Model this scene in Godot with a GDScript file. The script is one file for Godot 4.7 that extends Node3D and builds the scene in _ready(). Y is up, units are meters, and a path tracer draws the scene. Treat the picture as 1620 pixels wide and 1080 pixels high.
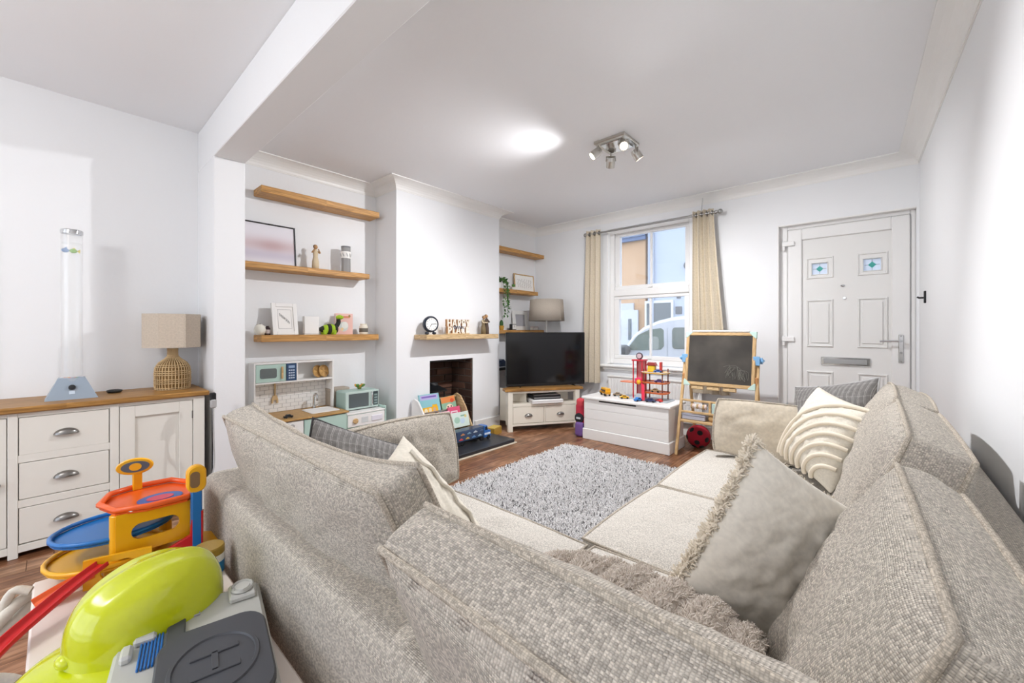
extends Node3D
# A living room seen from the dining end: corner sofa, toys, fireplace wall with shelves, window and front door.

var M := {}
var used := {}
var cache := {}
var rng := RandomNumberGenerator.new()

# ---------------------------------------------------------------- naming and placing
func numbered(n: String) -> String:
	if not used.has(n):
		used[n] = 0
		return n
	used[n] += 1
	return "%s_%03d" % [n, used[n]]

func thing(n: String, label: String, category: String, at := Vector3.ZERO, turn := 0.0, group := "") -> Node3D:
	var o := Node3D.new()
	o.name = numbered(n)
	add_child(o)
	o.position = at
	o.rotation_degrees.y = turn
	tag(o, label, category, group)
	return o

func tag(o: Node, label: String, category: String, group := "") -> void:
	o.set_meta("label", label)
	o.set_meta("category", category)
	if group != "":
		o.set_meta("group", group)

func put(n: String, mesh: Mesh, m: Material, parent: Node3D, at := Vector3.ZERO, rot := Vector3.ZERO) -> MeshInstance3D:
	var o := MeshInstance3D.new()
	o.name = numbered(n) if parent == self else n
	o.mesh = mesh
	o.material_override = m
	parent.add_child(o, true)
	o.position = at
	o.rotation_degrees = rot
	return o

func struct(n: String, mesh: Mesh, m: Material, at := Vector3.ZERO, rot := Vector3.ZERO) -> MeshInstance3D:
	var o := put(n, mesh, m, self, at, rot)
	o.set_meta("kind", "structure")
	return o

func structnode(n: String) -> Node3D:
	var o := Node3D.new()
	o.name = numbered(n)
	add_child(o)
	o.set_meta("kind", "structure")
	return o

# a bevelled box from its extents
func bx(n: String, x0: float, x1: float, y0: float, y1: float, z0: float, z1: float, m: Material, parent: Node3D, b := 0.003, rot := Vector3.ZERO) -> MeshInstance3D:
	return put(n, rbox(absf(x1 - x0), absf(y1 - y0), absf(z1 - z0), b), m, parent, Vector3((x0 + x1) / 2, (y0 + y1) / 2, (z0 + z1) / 2), rot)

func sbx(n: String, x0: float, x1: float, y0: float, y1: float, z0: float, z1: float, m: Material, b := 0.0, rot := Vector3.ZERO) -> MeshInstance3D:
	var o := bx(n, x0, x1, y0, y1, z0, z1, m, self, b, rot)
	o.set_meta("kind", "structure")
	return o

# ---------------------------------------------------------------- mesh builders
func commit(st: SurfaceTool, smooth := true) -> ArrayMesh:
	if smooth:
		st.index()
	st.generate_normals()
	return st.commit()

func rbox(sx: float, sy: float, sz: float, b := 0.003) -> ArrayMesh:
	var key := "b%.4f,%.4f,%.4f,%.4f" % [sx, sy, sz, b]
	if cache.has(key):
		return cache[key]
	var hs := [sx / 2, sy / 2, sz / 2]
	b = minf(b, minf(hs[0], minf(hs[1], hs[2])) * 0.6)
	var st := SurfaceTool.new()
	st.begin(Mesh.PRIMITIVE_TRIANGLES)
	st.set_smooth_group(-1)
	var longest := 0
	for i in 3:
		if hs[i] > hs[longest]:
			longest = i
	var quad := func(p: Array, ax: int):
		var ua: int = longest if longest != ax else (ax + 1) % 3
		var va: int = 3 - ax - ua
		var nrm: Vector3 = (p[1] - p[0]).cross(p[2] - p[0])
		var mid: Vector3 = (p[0] + p[2]) * 0.5
		var order := [0, 2, 1, 0, 3, 2] if nrm.dot(mid) > 0 else [0, 1, 2, 0, 2, 3]
		for k in order:
			st.set_uv(Vector2(p[k][ua], p[k][va]))
			st.add_vertex(p[k])
	for ax in 3:
		var a1 := (ax + 1) % 3
		var a2 := (ax + 2) % 3
		for s in [-1, 1]:
			var p := []
			for c in [[-1, -1], [1, -1], [1, 1], [-1, 1]]:
				var v := Vector3.ZERO
				v[ax] = s * hs[ax]
				v[a1] = c[0] * (hs[a1] - b)
				v[a2] = c[1] * (hs[a2] - b)
				p.append(v)
			quad.call(p, ax)
	if b > 0.0:
		for ax in 3:      # twelve edges along ax
			var a1 := (ax + 1) % 3
			var a2 := (ax + 2) % 3
			for s1 in [-1, 1]:
				for s2 in [-1, 1]:
					var p := []
					for c in [[-1, 0], [1, 0], [1, 1], [-1, 1]]:
						var v := Vector3.ZERO
						v[ax] = c[0] * (hs[ax] - b)
						v[a1] = s1 * (hs[a1] - (b if c[1] == 1 else 0.0))
						v[a2] = s2 * (hs[a2] - (b if c[1] == 0 else 0.0))
						p.append(v)
					quad.call(p, a1)
		for sx_ in [-1, 1]:
			for sy_ in [-1, 1]:
				for sz_ in [-1, 1]:
					var sg := [sx_, sy_, sz_]
					var p := []
					for ax in 3:
						var v := Vector3.ZERO
						for k in 3:
							v[k] = sg[k] * (hs[k] - (0.0 if k == ax else b))
						p.append(v)
					var flip: bool = (p[1] - p[0]).cross(p[2] - p[0]).dot(p[0]) > 0
					for k in ([0, 2, 1] if flip else [0, 1, 2]):
						st.set_uv(Vector2(p[k].x, p[k].y))
						st.add_vertex(p[k])
	st.generate_normals()
	cache[key] = st.commit()
	return cache[key]

# a smooth sheet: f(u, v) for u and v in 0..1
func surf(nu: int, nv: int, f: Callable, flip := false) -> ArrayMesh:
	var st := SurfaceTool.new()
	st.begin(Mesh.PRIMITIVE_TRIANGLES)
	surf_into(st, nu, nv, f, flip)
	st.generate_normals()
	return st.commit()

func surf_into(st: SurfaceTool, nu: int, nv: int, f: Callable, flip := false, base := 0) -> int:
	st.set_smooth_group(0)
	for j in nv + 1:
		for i in nu + 1:
			var u := float(i) / nu
			var v := float(j) / nv
			st.set_uv(Vector2(u, v))
			st.add_vertex(f.call(u, v))
	for j in nv:
		for i in nu:
			var a := base + j * (nu + 1) + i
			var q := [a, a + 1, a + nu + 2, a, a + nu + 2, a + nu + 1]
			if flip:
				q = [a, a + nu + 2, a + 1, a, a + nu + 1, a + nu + 2]
			for k in q:
				st.add_index(k)
	return base + (nu + 1) * (nv + 1)

# turned shape: profile of (radius, height)
func lathe(profile: Array, seg := 24, hard := true) -> ArrayMesh:
	var st := SurfaceTool.new()
	st.begin(Mesh.PRIMITIVE_TRIANGLES)
	for i in profile.size() - 1:
		var a: Vector2 = profile[i]
		var b: Vector2 = profile[i + 1]
		st.set_smooth_group(i + 1 if hard else 0)
		for k in seg:
			var t0 := TAU * k / seg
			var t1 := TAU * (k + 1) / seg
			var p := [Vector3(a.x * cos(t0), a.y, a.x * sin(t0)), Vector3(a.x * cos(t1), a.y, a.x * sin(t1)), Vector3(b.x * cos(t1), b.y, b.x * sin(t1)), Vector3(b.x * cos(t0), b.y, b.x * sin(t0))]
			var w := [Vector2(float(k) / seg, a.y), Vector2(float(k + 1) / seg, a.y), Vector2(float(k + 1) / seg, b.y), Vector2(float(k) / seg, b.y)]
			for q in [0, 1, 2, 0, 2, 3]:
				st.set_uv(w[q])
				st.add_vertex(p[q])
	st.generate_normals()
	return st.commit()

func cyl(r: float, h: float, seg := 20, b := 0.0, r2 := -1.0) -> ArrayMesh:
	if r2 < 0:
		r2 = r
	if b <= 0:
		return lathe([Vector2(0, 0), Vector2(r, 0), Vector2(r2, h), Vector2(0, h)], seg)
	return lathe([Vector2(0, 0), Vector2(r - b, 0), Vector2(r, b), Vector2(r2, h - b), Vector2(r2 - b, h), Vector2(0, h)], seg)

func ball(rx: float, ry: float, rz: float, nu := 20, nv := 12) -> ArrayMesh:
	return surf(nu, nv, func(u, v): return Vector3(rx * sin(PI * v) * cos(TAU * u), ry * cos(PI * v), rz * sin(PI * v) * sin(TAU * u)), true)

# swept tube along points, round caps left flat
func tube(pts: Array, r: float, seg := 8, closed := false, r_end := -1.0) -> ArrayMesh:
	var st := SurfaceTool.new()
	st.begin(Mesh.PRIMITIVE_TRIANGLES)
	tube_into(st, pts, r, seg, closed, r_end)
	st.generate_normals()
	return st.commit()

func tube_into(st: SurfaceTool, pts: Array, r: float, seg := 8, closed := false, r_end := -1.0) -> void:
	if r_end < 0:
		r_end = r
	var n := pts.size()
	var rings := []
	var up := Vector3.UP
	var x := Vector3.ZERO
	for i in n:
		var d: Vector3
		if closed:
			d = (pts[(i + 1) % n] - pts[(i + n - 1) % n]).normalized()
		else:
			d = (pts[mini(i + 1, n - 1)] - pts[maxi(i - 1, 0)]).normalized()
		if x == Vector3.ZERO:
			up = Vector3.UP if absf(d.y) < 0.9 else Vector3.RIGHT
			x = d.cross(up).normalized()
		else:
			x = (x - d * d.dot(x)).normalized()
		var y := x.cross(d)
		var rr := lerpf(r, r_end, float(i) / maxi(n - 1, 1))
		var ring := []
		for k in seg:
			var t := TAU * k / seg
			ring.append(pts[i] + x * (cos(t) * rr) + y * (sin(t) * rr))
		rings.append(ring)
	var m := n if closed else n - 1
	st.set_smooth_group(0)
	for i in m:
		var a: Array = rings[i]
		var b: Array = rings[(i + 1) % n]
		for k in seg:
			var k2 := (k + 1) % seg
			for p in [a[k], b[k2], a[k2], a[k], b[k], b[k2]]:
				st.set_uv(Vector2(float(k) / seg, i))
				st.add_vertex(p)
	if not closed:
		st.set_smooth_group(-1)
		for e in [0, n - 1]:
			for k in seg:
				var k2 := (k + 1) % seg
				var tri := [pts[e], rings[e][k], rings[e][k2]] if e == 0 else [pts[e], rings[e][k2], rings[e][k]]
				for p in tri:
					st.set_uv(Vector2.ZERO)
					st.add_vertex(p)

func smooth_path(pts: Array, per := 6, closed := false) -> Array:
	var out := []
	var n := pts.size()
	var segs := n if closed else n - 1
	for i in segs:
		var p0: Vector3 = pts[(i + n - 1) % n] if closed else pts[maxi(i - 1, 0)]
		var p1: Vector3 = pts[i]
		var p2: Vector3 = pts[(i + 1) % n]
		var p3: Vector3 = pts[(i + 2) % n] if closed else pts[mini(i + 2, n - 1)]
		for k in per:
			var t := float(k) / per
			out.append(0.5 * ((2.0 * p1) + (p2 - p0) * t + (2.0 * p0 - 5.0 * p1 + 4.0 * p2 - p3) * t * t + (3.0 * p1 - p0 - 3.0 * p2 + p3) * t * t * t))
	if not closed:
		out.append(pts[n - 1])
	return out

# polygon in x and y pushed out along z from 0 to depth, edges chamfered by b
func extrude(poly: PackedVector2Array, depth: float, b := 0.0, smooth_sides := false) -> ArrayMesh:
	if Geometry2D.is_polygon_clockwise(poly):
		poly.reverse()
	var st := SurfaceTool.new()
	st.begin(Mesh.PRIMITIVE_TRIANGLES)
	var inner := poly
	if b > 0:
		var off := Geometry2D.offset_polygon(poly, -b, Geometry2D.JOIN_MITER)
		if off.size() > 0 and off[0].size() == poly.size():
			inner = off[0]
			# line the two rings up
			var best := 0
			for k in inner.size():
				if inner[k].distance_to(poly[0]) < inner[best].distance_to(poly[0]):
					best = k
			var turned := PackedVector2Array()
			for k in inner.size():
				turned.append(inner[(best + k) % inner.size()])
			inner = turned
			if Geometry2D.is_polygon_clockwise(inner):
				inner.reverse()
		else:
			b = 0.0
	var tri := Geometry2D.triangulate_polygon(inner)
	st.set_smooth_group(-1)
	for i in range(0, tri.size(), 3):
		for k in [0, 1, 2]:
			var p := inner[tri[i + k]]
			st.set_uv(p)
			st.add_vertex(Vector3(p.x, p.y, 0))
		for k in [0, 2, 1]:
			var p := inner[tri[i + k]]
			st.set_uv(p)
			st.add_vertex(Vector3(p.x, p.y, depth))
	var n := poly.size()
	var rings := [[inner, 0.0], [poly, b], [poly, depth - b], [inner, depth]] if b > 0 else [[poly, 0.0], [poly, depth]]
	for r in rings.size() - 1:
		st.set_smooth_group(r + 1 if smooth_sides else -1)
		for i in n:
			var j := (i + 1) % n
			var a0: Vector2 = rings[r][0][i]
			var a1: Vector2 = rings[r][0][j]
			var b0: Vector2 = rings[r + 1][0][i]
			var b1: Vector2 = rings[r + 1][0][j]
			var z0: float = rings[r][1]
			var z1: float = rings[r + 1][1]
			var p := [Vector3(a0.x, a0.y, z0), Vector3(a1.x, a1.y, z0), Vector3(b1.x, b1.y, z1), Vector3(b0.x, b0.y, z1)]
			for k in [0, 2, 1, 0, 3, 2]:
				st.set_uv(Vector2(p[k].x + p[k].z, p[k].y))
				st.add_vertex(p[k])
	st.generate_normals()
	return st.commit()

func poly(pts: Array) -> PackedVector2Array:
	var a := PackedVector2Array()
	for i in range(0, pts.size(), 2):
		a.append(Vector2(pts[i], pts[i + 1]))
	return a

func round_rect(w: float, h: float, r: float, n := 5) -> PackedVector2Array:
	var a := PackedVector2Array()
	for q in 4:
		var c := Vector2((w / 2 - r) * (1 if q in [0, 3] else -1), (h / 2 - r) * (1 if q in [0, 1] else -1))
		for k in n + 1:
			var t := PI / 2 * (q + float(k) / n)
			a.append(c + Vector2(cos(t), sin(t)) * r)
	return a

func ellipse(rx: float, ry: float, n := 24) -> PackedVector2Array:
	var a := PackedVector2Array()
	for k in n:
		a.append(Vector2(rx * cos(TAU * k / n), ry * sin(TAU * k / n)))
	return a

func join(list: Array) -> ArrayMesh:      # [[mesh, Transform3D], ...] of one part
	var st := SurfaceTool.new()
	st.begin(Mesh.PRIMITIVE_TRIANGLES)
	for m in list:
		st.append_from(m[0], 0, m[1])
	return st.commit()

func xf(x: float, y: float, z: float, rot := Vector3.ZERO) -> Transform3D:
	return Transform3D(Basis.from_euler(rot * (PI / 180.0)), Vector3(x, y, z))

func text(s: String, size: float, depth: float, bold := true) -> TextMesh:
	var t := TextMesh.new()
	var f := SystemFont.new()
	f.font_names = PackedStringArray(["Droid Sans"])
	f.font_weight = 700 if bold else 400
	t.font = f
	t.text = s
	t.font_size = 32
	t.pixel_size = size / 32.0
	t.depth = depth
	t.curve_step = 2.0
	return t

# knife-edge pillow: w along x, h along y, t thick along z, seam in the middle plane
func pillow(w: float, h: float, t: float, seed_ := 1, wrinkle := 0.006, extra = null) -> ArrayMesh:
	var ns := FastNoiseLite.new()
	ns.seed = seed_
	ns.frequency = 5.0
	var st := SurfaceTool.new()
	st.begin(Mesh.PRIMITIVE_TRIANGLES)
	var base := 0
	for side in [1, -1]:
		var f := func(u, v):
			var a: float = u * 2.0 - 1.0
			var b: float = v * 2.0 - 1.0
			var pinch := 1.0 - 0.075 * (1.0 - b * b) * absf(a) ** 3.0
			var pinch2 := 1.0 - 0.075 * (1.0 - a * a) * absf(b) ** 3.0
			var e := pow(maxf(0.0, (1.0 - pow(absf(a), 2.6)) * (1.0 - pow(absf(b), 2.6))), 0.52)
			var z: float = side * t / 2 * e
			z += ns.get_noise_3d(a * 0.8, b * 0.8, side * 2.0) * wrinkle * 4.0 * e
			var p := Vector3(a * w / 2 * pinch, b * h / 2 * pinch2, z)
			if extra != null:
				p = extra.call(p, a, b, side, e)
			return p
		base = surf_into(st, 44, 44, f, side < 0, base)
	st.generate_normals()
	return st.commit()

func pillow_edge(w: float, h: float, grow := 0.0) -> Array:
	var out := []
	var n := 14
	for q in 4:
		for k in n:
			var s := -1.0 + 2.0 * k / n
			var a: float = [s, 1.0, -s, -1.0][q]
			var b: float = [-1.0, s, 1.0, -s][q]
			out.append(Vector3(a * (w / 2 + grow) * (1.0 - 0.075 * (1.0 - b * b) * absf(a) ** 3.0), b * (h / 2 + grow) * (1.0 - 0.075 * (1.0 - a * a) * absf(b) ** 3.0), 0))
	return out

# boxed cushion with a border between two piped seams; crown is how far the big faces bulge
func block_cushion(w: float, h: float, t: float, crown: float, seed_ := 1, sag := 0.0, soft := 0.05, front := 0.0) -> ArrayMesh:
	var ns := FastNoiseLite.new()
	ns.seed = seed_
	ns.frequency = 2.2
	var fine := FastNoiseLite.new()
	fine.seed = seed_ + 7
	fine.frequency = 7.0
	var st := SurfaceTool.new()
	st.begin(Mesh.PRIMITIVE_TRIANGLES)
	var base := 0
	var shape := func(a: float, b: float, z: float):
		var d := cushion_outline(a, b, w, h, soft)
		d.y -= (sag + front * clampf(0.5 - z / t, 0.0, 1.0)) * (1.0 - a * a) * (0.5 + 0.5 * b)
		return Vector3(d.x, d.y, z)
	for side in [1, -1]:
		var f := func(u, v):
			var a: float = u * 2.0 - 1.0
			var b: float = v * 2.0 - 1.0
			var e := pow(maxf(0.0, (1.0 - pow(absf(a), 3.0)) * (1.0 - pow(absf(b), 3.0))), 0.6)
			var q: Vector3 = shape.call(a, b, side * (t / 2 + crown * e))
			q.z += (ns.get_noise_3d(q.x * 2.0, q.y * 2.0, side * 3.0) * 0.022 + fine.get_noise_3d(q.x * 2.0, q.y * 2.0, side * 5.0) * 0.007) * e
			return q
		base = surf_into(st, 40, 30, f, side < 0, base)
	var rim := func(u, v):
		var p := square_ring(u)
		var q: Vector3 = shape.call(p.x, p.y, (v - 0.5) * t)
		var bulge := 1.0 + 0.014 * sin(PI * v) / maxf(0.12, minf(w, h)) * 0.6
		q.x *= bulge
		q.y *= bulge
		q += Vector3(ns.get_noise_3d(q.x * 3, q.y * 3, q.z * 3), ns.get_noise_3d(q.y * 3, q.z * 3, q.x * 3), 0) * 0.012 * sin(PI * v)
		return q
	base = surf_into(st, 96, 6, rim, true, base)
	st.generate_normals()
	return st.commit()

func cushion_outline(a: float, b: float, w: float, h: float, soft: float) -> Vector2:
	# square (a, b) to a rectangle with rounded, slightly pinched corners
	var k := soft
	return Vector2(a * w / 2 * (1.0 - k * (b * b) * absf(a) - 0.0), b * h / 2 * (1.0 - k * (a * a) * absf(b)))

func square_ring(u: float) -> Vector2:
	var s := fposmod(u, 1.0) * 4.0
	var q := int(s) % 4
	var t := (s - floorf(s)) * 2.0 - 1.0
	return [Vector2(t, -1), Vector2(1, t), Vector2(-t, 1), Vector2(-1, -t)][q]

func block_piping(w: float, h: float, z: float, sag: float, soft: float, r: float, front := 0.0) -> ArrayMesh:
	var pts := []
	for k in 72:
		var p := square_ring(float(k) / 72)
		var d := cushion_outline(p.x, p.y, w, h, soft)
		d.y -= (sag + (front if z < 0 else 0.0)) * (1.0 - p.x * p.x) * (0.5 + 0.5 * p.y)
		pts.append(Vector3(d.x * 1.004, d.y * 1.004, z))
	return tube(pts, r, 6, true)

# ---------------------------------------------------------------- textures and materials
func noise(seed_: int, freq: float, oct := 3) -> FastNoiseLite:
	var n := FastNoiseLite.new()
	n.seed = seed_
	n.frequency = freq
	n.fractal_octaves = oct
	return n

func tex(w: int, h: int, f: Callable) -> ImageTexture:
	var im := Image.create(w, h, false, Image.FORMAT_RGB8)
	for y in h:
		for x in w:
			im.set_pixel(x, y, f.call(x, y))
	return ImageTexture.create_from_image(im)

func normal_from(w: int, h: int, f: Callable, strength: float) -> ImageTexture:
	var im := Image.create(w, h, false, Image.FORMAT_RGB8)
	for y in h:
		for x in w:
			var v: float = f.call(x, y)
			im.set_pixel(x, y, Color(v, v, v))
	im.bump_map_to_normal_map(strength)
	return ImageTexture.create_from_image(im)

func mat(c: Color, rough := 0.6, o := {}) -> StandardMaterial3D:
	var m := StandardMaterial3D.new()
	m.albedo_color = c
	m.roughness = rough
	m.metallic = o.get("metal", 0.0)
	m.metallic_specular = o.get("spec", 0.5)
	if o.has("tex"):
		m.albedo_texture = o.tex
	if o.has("normal"):
		m.normal_enabled = true
		m.normal_texture = o.normal
		m.normal_scale = o.get("ns", 1.0)
	if o.has("tri"):
		m.uv1_triplanar = true
		m.uv1_triplanar_sharpness = 6.0
		m.uv1_scale = Vector3.ONE * float(o.tri)
	if o.has("uvs"):
		m.uv1_scale = o.uvs
	if o.has("off"):
		m.uv1_offset = o.off
	if o.has("coat"):
		m.clearcoat_enabled = true
		m.clearcoat = o.coat
		m.clearcoat_roughness = 0.08
	if o.has("rim"):
		m.rim_enabled = true
		m.rim = o.rim
	if o.has("glow"):
		m.emission_enabled = true
		m.emission = o.get("glowc", c)
		m.emission_energy_multiplier = o.glow
	if o.has("back"):
		m.backlight_enabled = true
		m.backlight = o.back
	return m

func hexc(s: String) -> Color:
	return Color.html(s)

func make_materials() -> void:
	var wn := noise(3, 0.02, 3)
	# basket weave of heathered yarn, 48 threads a side
	var yarn := RandomNumberGenerator.new()
	yarn.seed = 11
	var tint := []
	for i in 48 * 72:
		tint.append(yarn.randf())
	var weave_h := func(x, y):
		var cxx := int(x) / 12
		var cyy := int(y) / 8
		var fx := (int(x) % 12 + 0.5) / 12.0
		var fy := (int(y) % 8 + 0.5) / 8.0
		var over := (cxx + cyy) % 2 == 0
		var across := fy if over else fx
		var along := fx if over else fy
		return (sin(PI * across) ** 0.7) * (0.45 + 0.55 * sin(PI * along))
	var weave_c := func(x, y):
		var cxx := int(x) / 12
		var cyy := int(y) / 8
		var t: float = tint[cyy * 48 + cxx]
		var hgt: float = weave_h.call(x, y)
		var b := lerpf(0.76, 1.0, t) * (0.82 + 0.18 * hgt)
		return Color(b, b * 0.985, b * 0.96)
	var wc := tex(576, 576, weave_c)
	var wnorm := normal_from(576, 576, weave_h, 5.0)
	M.sofa = mat(hexc("efe9e0"), 0.95, {"tex": wc, "normal": wnorm, "ns": 0.9, "tri": 5.3, "spec": 0.2, "rim": 0.15})
	M.sofa_pipe = mat(hexc("e0d8cc"), 0.95, {"tex": wc, "tri": 6.5, "spec": 0.2})
	M.seat = mat(hexc("fbf8f3"), 0.95, {"tex": wc, "normal": wnorm, "ns": 0.35, "tri": 8.0, "spec": 0.2, "rim": 0.15})
	var cn := noise(8, 0.05, 4)
	var fine := tex(128, 128, func(x, y):
		var v: float = 0.93 + 0.05 * cn.get_noise_2d(x, y) + 0.02 * float((int(x) + int(y)) % 2)
		return Color(v, v, v))
	M.linen = mat(hexc("e4d8c4"), 0.95, {"tex": fine, "normal": wnorm, "ns": 0.4, "tri": 7.0, "spec": 0.2})
	M.cotton = mat(hexc("f2ece0"), 0.95, {"tex": fine, "tri": 9.0, "spec": 0.2})
	M.cream = mat(hexc("f1eadb"), 0.95, {"tex": fine, "tri": 14.0, "spec": 0.2})
	M.plush = mat(hexc("e0d6cb"), 1.0, {"spec": 0.1, "rim": 0.3})
	M.plush_cream = mat(hexc("ece2d1"), 1.0, {"spec": 0.1, "rim": 0.3})
	M.plush_rows = mat(hexc("eadfcc"), 1.0, {"spec": 0.1, "rim": 0.3})
	# grey cushion woven with pale lines
	var stripes := tex(256, 256, func(x, y):
		var g := 0.47 + 0.05 * cn.get_noise_2d(x, y) + 0.02 * float((int(x) / 2 + int(y) / 2) % 2)
		var a := fposmod(x * 1.0 + 10.0 * sin(y * TAU / 256.0), 21.33)
		var b := fposmod(y * 1.0 + 6.0 * sin(x * TAU / 256.0), 64.0)
		if a < 2.0 or (a > 5.0 and a < 6.5):
			g += 0.15
		if b < 3.0:
			g += 0.08
		return Color(g * 1.02, g * 1.0, g * 0.98))
	M.check = mat(Color.WHITE, 0.95, {"tex": stripes, "uvs": Vector3(1.6, 1.6, 1), "spec": 0.2})
	# curtain cloth, rug
	M.curtain = mat(hexc("e8dcc6"), 0.9, {"tex": fine, "tri": 7.0, "spec": 0.2, "back": Color(0.16, 0.13, 0.09)})
	M.rug_base = mat(hexc("b9b4b2"), 1.0)
	# walls
	var wall_n := normal_from(256, 256, func(x, y): return 0.5 + 0.4 * wn.get_noise_2d(x * 6, y * 6), 1.2)
	M.wall = mat(hexc("f2f3f4"), 0.85, {"normal": wall_n, "ns": 0.08, "tri": 1.2, "spec": 0.3})
	M.ceiling = mat(hexc("f5f6f8"), 0.9, {"normal": wall_n, "ns": 0.06, "tri": 1.0, "spec": 0.2})
	M.gloss_white = mat(hexc("f6f5f2"), 0.35, {"spec": 0.4})
	M.upvc = mat(hexc("f0efed"), 0.3, {"spec": 0.5})
	M.door = mat(hexc("eae9e6"), 0.42, {"spec": 0.45})
	# wood: grain runs along u
	var g1 := noise(21, 0.012, 4)
	var g2 := noise(22, 0.05, 3)
	var grain := func(x, y):
		var warp := g1.get_noise_2d(x * 0.35, y * 1.6) * 30.0
		var rings := sin((y + warp) * 0.22) * 0.5 + 0.5
		var streak := g2.get_noise_2d(x * 0.16, y * 4.0)
		return clampf(0.80 + 0.10 * rings + 0.16 * streak, 0.0, 1.0)
	var oak := tex(512, 256, func(x, y):
		var v: float = grain.call(x, y)
		return Color(v, v * v * 0.18 + v * 0.80, v * v * 0.42 + v * 0.52))
	var grain_n := normal_from(512, 256, grain, 1.5)
	var fgrain := func(x, y):
		var warp := g1.get_noise_2d(x * 0.5 + 300, y * 1.2) * 46.0
		var rings := sin((y + warp) * 0.15) * 0.5 + 0.5
		var streak := g2.get_noise_2d(x * 0.12 + 90, y * 3.2)
		var cloud := g1.get_noise_2d(x * 0.9 + 40, y * 0.9 + 700)
		return clampf(0.68 + 0.13 * rings + 0.22 * streak + 0.20 * cloud, 0.2, 1.0)
	var flo := tex(512, 256, func(x, y):
		var v: float = fgrain.call(x, y)
		return Color(v, v * v * 0.25 + v * 0.72, v * v * 0.5 + v * 0.44))
	var fn := normal_from(512, 256, fgrain, 1.0)
	for i in 6:
		var base: Color = [hexc("c39a7c"), hexc("b2876a"), hexc("c8a285"), hexc("a97e62"), hexc("bb9173"), hexc("c69d80")][i]
		M["plank%d" % i] = mat(base, 0.33, {"tex": flo, "normal": fn, "ns": 0.25, "uvs": Vector3(0.8, 1.6, 1), "off": Vector3(0.17 * i, 0.31 * i, 0), "spec": 0.45})
	M.oak = mat(hexc("e2b06c"), 0.5, {"tex": oak, "normal": grain_n, "ns": 0.3, "uvs": Vector3(1.0, 3.0, 1)})
	M.oak_top = mat(hexc("bd9050"), 0.42, {"tex": oak, "normal": grain_n, "ns": 0.3, "uvs": Vector3(1.0, 3.0, 1)})
	M.oak_pale = mat(hexc("ecd3ab"), 0.5, {"tex": oak, "normal": grain_n, "ns": 0.2, "uvs": Vector3(2.0, 4.0, 1)})
	M.pine = mat(hexc("efd0a0"), 0.5, {"tex": oak, "uvs": Vector3(2.0, 6.0, 1)})
	M.bamboo = mat(hexc("dcb577"), 0.45, {"tex": oak, "uvs": Vector3(2.0, 6.0, 1)})
	# painted furniture
	M.paint = mat(hexc("edeae1"), 0.45, {"spec": 0.4})
	M.paint_white = mat(hexc("f3f2ef"), 0.4, {"spec": 0.4})
	M.paint_cream = mat(hexc("efe9da"), 0.45, {"spec": 0.4})
	M.chrome = mat(hexc("d6d7d8"), 0.12, {"metal": 1.0})
	M.brushed = mat(hexc("a9a8a6"), 0.35, {"metal": 1.0})
	M.pewter = mat(hexc("8d8a86"), 0.3, {"metal": 1.0})
	M.steel = mat(hexc("c4c1ba"), 0.28, {"metal": 1.0})
	M.black = mat(hexc("1b1c1e"), 0.35)
	M.black_matt = mat(hexc("17181a"), 0.7)
	M.screen = mat(hexc("0b0c10"), 0.12, {"spec": 0.5})
	M.dark = mat(hexc("2b2a2a"), 0.6)
	M.slate = mat(hexc("2e3034"), 0.35, {"normal": wall_n, "ns": 0.6, "tri": 3.0})
	M.stone_pale = mat(hexc("d8cdb9"), 0.8)
	for i in 3:
		M["brick%d" % i] = mat([hexc("5b4033"), hexc("4c352b"), hexc("69493a")][i], 0.95, {"normal": wall_n, "ns": 1.0, "tri": 8.0})
	M.mortar = mat(hexc("6d625a"), 1.0)
	M.soot = mat(hexc("211c1a"), 1.0)
	M.white = mat(hexc("f4f3f0"), 0.6)
	M.paper = mat(hexc("f7f5f1"), 0.8)
	M.grey = mat(hexc("b6b5b4"), 0.6)
	M.shade = mat(hexc("bfb4a6"), 0.95, {"tex": fine, "tri": 12.0, "spec": 0.2})
	M.shade_cream = mat(hexc("d9cbb9"), 0.95, {"tex": fine, "tri": 12.0, "spec": 0.2})
	M.rattan = mat(hexc("d4b688"), 0.7)
	M.rattan_dark = mat(hexc("a08154"), 0.9)
	M.green = mat(hexc("5f8f43"), 0.55, {"back": Color(0.1, 0.16, 0.05)})
	M.green_dark = mat(hexc("3f6b35"), 0.55, {"back": Color(0.06, 0.1, 0.03)})
	var gl := mat(Color(1, 1, 1, 0.05), 0.02, {"spec": 0.5})
	gl.transparency = BaseMaterial3D.TRANSPARENCY_ALPHA
	M.glass = gl
	var acr := mat(Color(0.97, 0.98, 0.98, 0.12), 0.03, {"spec": 0.5})
	acr.transparency = BaseMaterial3D.TRANSPARENCY_ALPHA
	M.acrylic = acr
	var dg := mat(Color(0.45, 0.5, 0.5, 0.55), 0.05)
	dg.transparency = BaseMaterial3D.TRANSPARENCY_ALPHA
	M.smoked = dg

func plastic(hex: String, rough := 0.28) -> StandardMaterial3D:
	var key := "pl" + hex
	if not M.has(key):
		M[key] = mat(hexc(hex), rough, {"spec": 0.5})
	return M[key]

func flat(hex: String, rough := 0.7) -> StandardMaterial3D:
	var key := "fl" + hex
	if not M.has(key):
		M[key] = mat(hexc(hex), rough)
	return M[key]

# ---------------------------------------------------------------- the scene
const H := 2.46
const SKY := 2.3
const LAMP_W := 1.75
const FILL_W := 0.65
const EXPOSURE := 1.52

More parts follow.
